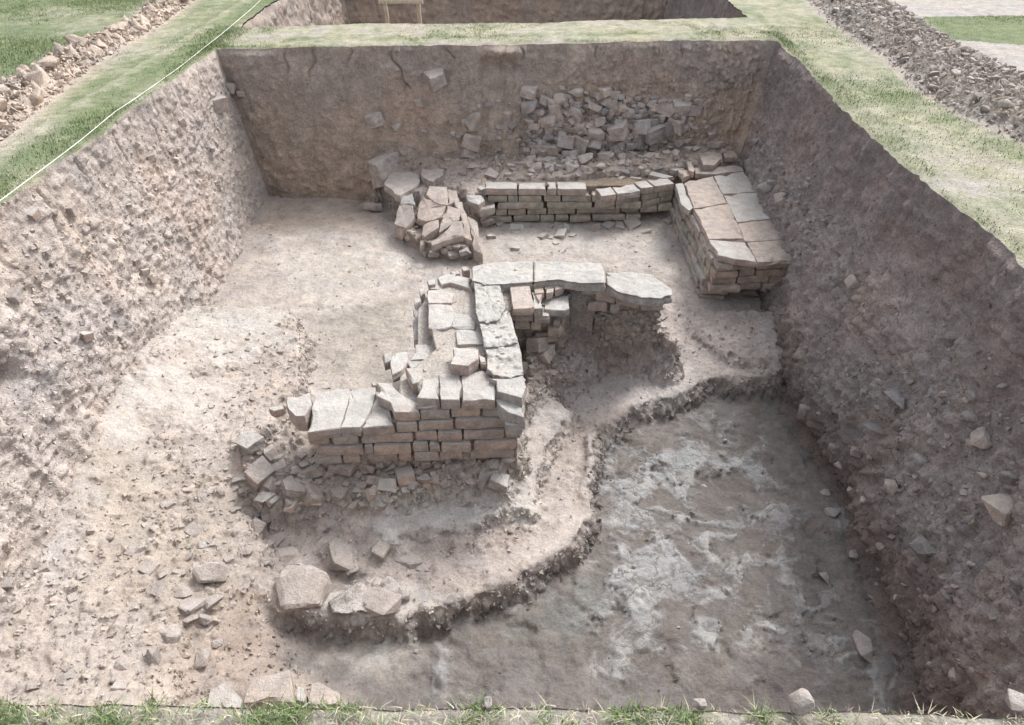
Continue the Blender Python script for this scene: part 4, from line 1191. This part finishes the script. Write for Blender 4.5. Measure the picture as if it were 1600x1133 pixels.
# ================================================================== blocks of hard earth at the bench corner, pieces of the floor itself
random.seed(60)
def earth_block(poly, zt, zb, col, amp=.014):
    core('earth_block', poly, zt, zb, floor_o, tint_=col, amp=amp, st=.011, inset=0.0, mat=M_SOIL, rnd=.022)
for a in ((468, 922, 84, 78), (572, 936, 120, 44), (446, 868, 50, 36), (528, 866, 84, 40), (505, 848, 46, 26), (636, 872, 66, 30), (598, 852, 50, 24), (548, 884, 40, 20), (655, 885, 40, 16)):
    put_stone(*a, key='p', kind='rock', sink=.68, tilt=.2)
earth_block([(436, 902), (462, 884), (492, 890), (506, 915), (504, 945), (470, 955), (438, 945)], -1.51, -1.74, (.39, .35, .325), .035)
earth_block([(512, 940), (545, 920), (585, 902), (620, 905), (640, 930), (600, 952), (520, 962)], -1.515, -1.74, (.42, .39, .365), .035)
# ================================================================== single slabs and stones lying about
random.seed(66)
def slab(name, poly, z, th, mat, f, label, cat, **kw):
    o = brick(poly, th, mat, name, None, z=z, f=f, **kw)
    o['label'] = label; o['category'] = cat
    return o
slab('stone_slab', [(190, 320), (250, 215), (330, 200), (450, 215), (455, 290), (410, 340), (310, 400), (270, 385)], -1.07, .07, M_ROCK, Z5, 'flat pale slab left of the collapsed pier, tilted edge over the drop', 'slab', rag=.012)
slab('stone_slab', [(455, 230), (480, 190), (600, 180), (640, 200), (625, 250), (545, 300), (480, 270)], -1.03, .08, M_ROCK, Z5, 'pointed brown-grey slab lying behind the collapsed pier, right of the larger flat slab', 'slab', rag=.01)
slab('brick', [(10, 470), (50, 450), (170, 455), (175, 478), (120, 480)], -1.30, .05, M_BRICK_R, Z5, 'lone flat brick on the pale floor at the foot of the far section', 'brick')
def lone(px, py, w_, h_, key, name, label, cat, kind='rock', seed=1, **kw):
    random.seed(seed)
    o = put_stone(px, py, w_, h_, key=key, kind=kind, name=name, **kw)
    if o is None: return
    mw = o.matrix_basis.copy(); o.parent = None; o.matrix_basis = mw
    o['label'] = label; o['category'] = cat
    return o
lone(609, 262, 30, 52, 'p', 'upright_stone', 'upright pale stone leaning on the far section above the flat slab', 'stone', 'bat', 3, thick=.24)
lone(594, 273, 24, 30, 'p', 'rounded_stone', 'small grey stone wedged at the left foot of the upright stone', 'stone', 'rock', 4)
lone(582, 281, 18, 14, 'p', 'rounded_stone', 'lowest rounded stone beside the upright stone, overhanging the far floor', 'stone', 'rock', 5)
# broken bricks standing on the ledge at the near edge
slab('broken_brick', [(395, 1058), (452, 1045), (458, 1062), (460, 1100), (372, 1100), (385, 1075)], -1.40, .08, M_BRICK_R, ID, 'largest broken brick on the ledge at the near edge of the pit', 'brick', rag=.008)
slab('broken_brick', [(486, 1067), (500, 1066), (530, 1084), (535, 1100), (480, 1102)], -1.44, .07, M_BRICK_R, ID, 'broken brick with sloping edge right of the largest one at the near edge', 'brick', rag=.008)
slab('broken_brick', [(463, 1072), (474, 1068), (480, 1085), (476, 1098), (462, 1096)], -1.45, .06, M_BRICK, ID, 'narrow brick fragment between the two bigger broken bricks at the near edge', 'brick')
slab('broken_brick', [(330, 1075), (350, 1064), (380, 1090), (376, 1108), (318, 1108)], -1.42, .07, M_BRICK, ID, 'broken brick partly hidden by the grass, left of the largest one', 'brick', rag=.012)
slab('broken_brick', [(250, 1060), (278, 1058), (276, 1085), (262, 1100), (236, 1100)], -1.40, .06, M_BRICK, ID, 'leftmost broken brick on the ledge at the near edge', 'brick', rag=.012)
# stones lying on the near lip of the pit
def lip(px, py, s, label, seed, sq=.8):
    o = link('lip_stone', hull_mesh('lip_stone', seed, 22, .06, M_ROCK, .15), label=label, cat='stone')
    a = P(px, py, 0.0)
    o.location = (a[0], a[1], s * sq * .3); o.scale = (s, s * .9, s * sq)
    pass
    return o
lip(1252, 1103, .062, 'rounded pale stone on the near grassy lip of the pit, in the middle', 7, 1.0)
lip(1091, 1101, .034, 'small pale stone on the near lip of the pit, left of the rounded one', 8)
lip(1590, 1098, .062, 'flat grey stone on the near lip at the right edge of the view', 9, .5)
lip(762, 1103, .030, 'pinkish pebble in the grass of the near lip below the foot of the brick wall', 10)

# ================================================================== spoil banks, cord, ladder
random.seed(77)
def bank(name, poly, n, smin, smax, mat, label, sd_, tint_):
    root = thing(name, (*np.mean(poly, 0), 0), label, 'spoil heap')
    ms = [hull_mesh('clod', 400 + sd_ * 20 + i, 16, .06, mat, .3) for i in range(10)]
    r = random.Random(sd_)
    xs_ = [a for a, _ in poly]; ys_ = [b_ for _, b_ in poly]
    out, tries = [], 0
    while len(out) < n and tries < 20000:
        tries += 1
        x = r.uniform(min(xs_), max(xs_)); y = r.uniform(min(ys_), max(ys_))
        s = smin + (smax - smin) * r.random() ** 2.2
        if in_poly(x, y, poly) and all((x - a) ** 2 + (y - b_) ** 2 > (.42 * (s + c)) ** 2 for a, b_, c in out): out.append((x, y, s))
    for x, y, s in out:
        d = float(sdist(np.array([x]), np.array([y]), poly)[0])
        base = .10 * min(1, d / .15)
        o = link('clod', r.choice(ms))
        o.location = (x, y, base + s * .12); o.scale = (s, s * r.uniform(.6, 1), s * r.uniform(.4, .7))
        o.rotation_euler = (r.uniform(-.4, .4), r.uniform(-.4, .4), r.uniform(0, 6.28))
        keep(o, root)
    r2 = np.random.default_rng(sd_)
    m_ = 5000
    qx = r2.uniform(min(xs_) - .1, max(xs_) + .1, m_ * 3); qy = r2.uniform(min(ys_), max(ys_), m_ * 3)
    dd = sdist(qx, qy, poly)
    k = np.nonzero((dd > -.10 * r2.random(len(dd))))[0][:m_]
    pz = .10 * np.clip(dd[k] / .15, 0, 1) + .01
    sp = np.c_[qx[k], qy[k], pz] - np.array([*root.location])
    gravel('crumbs', sp, smin * (.25 + .8 * r2.random(len(k))), np.array(tint_) * r2.uniform(.7, 1.3, (len(k), 1)), sd_, parent=root)
M_CLOD_L = stone_material('tan_clods', [(0, (.44, .36, .30)), (1, (.52, .44, .37))], (.56, .49, .42), .4)
M_CLOD_R = stone_material('grey_clods', [(0, (.33, .29, .26)), (.5, (.41, .365, .33)), (1, (.50, .45, .41))], (.46, .43, .39), .7)
bank('tan_spoil_heap', SPOIL_L, 150, .06, .24, M_CLOD_L, 'long ridge of pale tan earth clods on the grass left of the pit', 1, (.46, .39, .33))
bank('grey_spoil_heap', SPOIL_R, 290, .04, .12, M_CLOD_R, 'band of dark grey-brown lumps and stones on the grass right of the pit', 2, (.44, .395, .355))

def cord_mesh(pts, rad):
    cu = bpy.data.curves.new('cord', 'CURVE'); cu.dimensions = '3D'; cu.bevel_depth = rad; cu.bevel_resolution = 2
    s = cu.splines.new('POLY'); s.points.add(len(pts) - 1)
    for i, p_ in enumerate(pts): s.points[i].co = (*p_, 1)
    tmp = bpy.data.objects.new('tmp', cu); COL.objects.link(tmp)
    dg = bpy.context.evaluated_depsgraph_get()
    me = bpy.data.meshes.new_from_object(tmp.evaluated_get(dg))
    bpy.data.objects.remove(tmp)
    me.materials.clear(); me.materials.append(M_CORD)
    return me
kn = [P(-60, 356, .03), P(182, 173, .022), P(322, 72, .012), P(418, -10, .03)]
pts = []
for a, b_ in zip(kn, kn[1:]):
    a, b_ = Vector(a), Vector(b_)
    pts += [a.lerp(b_, k / 14) + Vector((math.sin(k * .8) * .002, 0, -.012 * math.sin(math.pi * k / 14))) for k in range(14)]
pts.append(Vector(kn[-1]))
link('cord', cord_mesh(pts, .0024), label='thin white layout cord stretched over the grass along the left rim', cat='cord')

def beam(name, a, b_, wd, dp, root, seed=0):
    a, b_ = Vector(a), Vector(b_)
    bm = bmesh.new()
    L = (b_ - a).length
    n = max(4, int(L / .08))
    d = (b_ - a).normalized()
    up = Vector((0, 1, 0)) if abs(d.y) < .8 else Vector((1, 0, 0))
    s = d.cross(up).normalized(); u_ = s.cross(d)
    rr = random.Random(seed)
    rings = []
    for k in range(n + 1):
        c = a.lerp(b_, k / n) + s * rr.uniform(-.003, .003)
        sc = 1 + rr.uniform(-.07, .07)
        rings.append([bm.verts.new(c + s * math.copysign(abs(math.cos(t_)) ** .6, math.cos(t_)) * wd / 2 * sc + u_ * math.copysign(abs(math.sin(t_)) ** .6, math.sin(t_)) * dp / 2 * sc) for t_ in [i * math.pi / 5 for i in range(10)]])
    for r0, r1 in zip(rings, rings[1:]):
        for i in range(10): bm.faces.new((r0[i], r0[(i + 1) % 10], r1[(i + 1) % 10], r1[i]))
    bm.faces.new(rings[0]); bm.faces.new(list(reversed(rings[-1])))
    bmesh.ops.recalc_face_normals(bm, faces=bm.faces)
    me = bpy.data.meshes.new(name); bm.to_mesh(me); bm.free(); me.materials.append(M_WOOD)
    o = link(name, me); keep(o, root)
    return o
lb = P(624, 33, 0)
yb = lb[1] + .14
lad = thing('wooden_ladder', (lb[0], yb + .35, -1.58), 'pale wooden ladder rising from the trench behind the grassy baulk', 'ladder')
x0 = P(597, 20, .08)[0]; x1 = P(650, 20, .08)[0]
for i, xx in enumerate((x0, x1)): beam('rail', (xx, yb + .35, -1.58), (xx, yb - .03, .42), .042, .042, lad, i)
for i, zz in enumerate((.150, -.12, -.4, -.7, -1.0, -1.3)):
    yy = yb + .35 + (-.38) * (zz + 1.58) / 2.0 - .04
    beam('rung', (x0 - .055, yy, zz), (x1 + .055, yy, zz + .004), .040, .03, lad, 10 + i)

# ================================================================== grass
def blades(name, n, xr, yr, hmin, hmax, seed, wid=.0035, keepfun=None, lean=.6, label=None, tri=False):
    r = np.random.default_rng(seed)
    x = r.uniform(*xr, n); y = r.uniform(*yr, n)
    g = greenness(x[None], y[None])[0]
    # off the two open trenches
    lx = NL[0] + (FL[0] - NL[0]) * (y - NL[1]) / (FL[1] - NL[1]); rx = np.full(n, 2.19)
    wxx, wyy = rimwarp(x[None], y[None]); wxx, wyy = wxx[0], wyy[0]
    tt = np.clip((x - NL[0]) / 4.95, 0, 1)
    fy = FL[1] + (FR[1] - FL[1]) * tt; ny = NL[1] + (NR[1] - NL[1]) * tt
    q_y = QNL[1] + (QNR[1] - QNL[1]) * tt; qfy = QFL[1] + (QFR[1] - QFL[1]) * tt
    inx = (x > lx + wxx - .004) & (x < rx + wxx + .004)
    inx2 = (x > -2.84 + wxx) & (x < 2.125 + wxx)
    hole = (inx & (y > ny + wyy - .004) & (y < fy + wyy + .004)) | (inx2 & (y > q_y + wyy - .01) & (y < qfy))
    dsl = sdist(x, y, SPOIL_L); dsr = sdist(x, y, SPOIL_R)
    pk = (r.random(n) < .12 + .95 * g) & ~hole & (dsl < -.03) & (dsr < -.02)
    pk &= ~((x > 3.5) & (g < .4))
    if keepfun is not None: pk &= keepfun(x, y, g, r)
    x, y, g = x[pk], y[pk], g[pk]; m_ = len(x)
    h = (hmin + (hmax - hmin) * r.random(m_) ** 1.8) * (.6 + .6 * g)
    a = r.uniform(0, 6.283, m_); ln = r.uniform(.1, lean, m_) * h
    b2 = a + 1.57 + r.uniform(-.6, .6, m_)
    w2 = wid * r.uniform(.6, 1.3, m_)
    base = np.stack([x, y, np.full(m_, -.004)], -1)
    dx = np.stack([np.cos(a), np.sin(a), np.zeros(m_)], -1)
    sd2 = np.stack([np.cos(b2), np.sin(b2), np.zeros(m_)], -1)
    v0 = base - sd2 * w2[:, None] / 2; v1 = base + sd2 * w2[:, None] / 2
    mid = base + dx * (ln * .35)[:, None] + np.array([0, 0, 1]) * (h * .6)[:, None]
    v2 = mid + sd2 * w2[:, None] * .38; v3 = mid - sd2 * w2[:, None] * .38
    tip = base + dx * (ln * 1.1)[:, None] + np.array([0, 0, 1]) * h[:, None]
    V_ = np.stack([v0, v1, v2, v3, tip], 1).reshape(-1, 3)
    o_ = np.arange(m_) * 5
    if tri: V_ = np.stack([v0, v1, tip], 1).reshape(-1, 3); o_ = np.arange(m_) * 3
    F_ = np.stack([o_, o_ + 1, o_ + 2], -1) if tri else np.concatenate([np.stack([o_, o_ + 1, o_ + 2], -1), np.stack([o_, o_ + 2, o_ + 3], -1), np.stack([o_ + 3, o_ + 2, o_ + 4], -1)])
    gr = np.array([.165, .22, .095]); st = np.array([.42, .39, .29])
    dry = (r.random(m_) > .15 + g * .95)[:, None]
    c = np.where(dry, st, gr) * r.uniform(.65, 1.4, (m_, 1)) * (1 + r.uniform(-.12, .12, (m_, 3)))
    me = mesh_from(name, V_, F_, np.repeat(c, 3 if tri else 5, 0), M_GRASS, True)
    return link(name, me, kind='stuff', label=label, cat='grass')
blades('short_grass', 150000, (-6.0, -2.70), (1.6, 10), .006, .022, 1, .006, tri=True, label='short patchy turf left of the pit, greener along the rim')
blades('short_grass', 150000, (2.12, 6.0), (1.8, 10), .006, .020, 2, .006, tri=True, label='short dry turf right of the pit with pale straw patches')
blades('short_grass', 70000, (-2.9, 2.3), (6.5, 8.1), .006, .018, 3, .006, tri=True, label='turf strip on the baulk between the two trenches')
def tuft(x, y, g, r):
    s = fbm(np.stack([x, y, np.zeros_like(x)], -1), 13, 2, 333)
    return (s > .08) | (r.random(len(x)) < .22)
blades('rim_grass', 40000, (-1.6, 1.6), (.66, .90), .008, .030, 4, .0026, tuft, 1.3, label='green and straw tufts along the near lip at the bottom of the view')
blades('dry_litter', 60000, (-1.6, 1.6), (.66, .89), .006, .020, 6, .0028, lambda x, y, g, r: r.random(len(x)) < 2 * (1 - g), 4.0, label='flattened straw and dry stalks on the bare near lip')
def lip2(x, y, g, r):
    lx = -2.77
    return (np.abs(x - lx) < .12) | (np.abs(x - 2.19) < .12)
blades('rim_grass', 60000, (-2.95, 2.4), (1.2, 7.2), .010, .032, 5, .004, lip2, 1.2, label='overhanging grass along the left and right rims')
for o in bpy.data.objects:
    k = o.name.split('.')[0]
    g = {'broken_brick': 'broken bricks on the ledge at the near edge', 'lip_stone': 'stones on the near lip of the pit', 'rounded_stone': 'stones beside the upright stone', 'stone_slab': 'flat slabs by the collapsed pier'}.get(k)
    if g and o.parent is None: o['group'] = g
cnt = {}
for o in bpy.data.objects:
    if o.parent: cnt[(o.parent.name, o.name.split('.')[0])] = cnt.get((o.parent.name, o.name.split('.')[0]), 0) + 1
print({k: v for k, v in cnt.items() if v > 60})
print('objects', len(bpy.data.objects), 'tris', sum(len(o.data.loops) - 2 * len(o.data.polygons) for o in bpy.data.objects if o.type == 'MESH'))
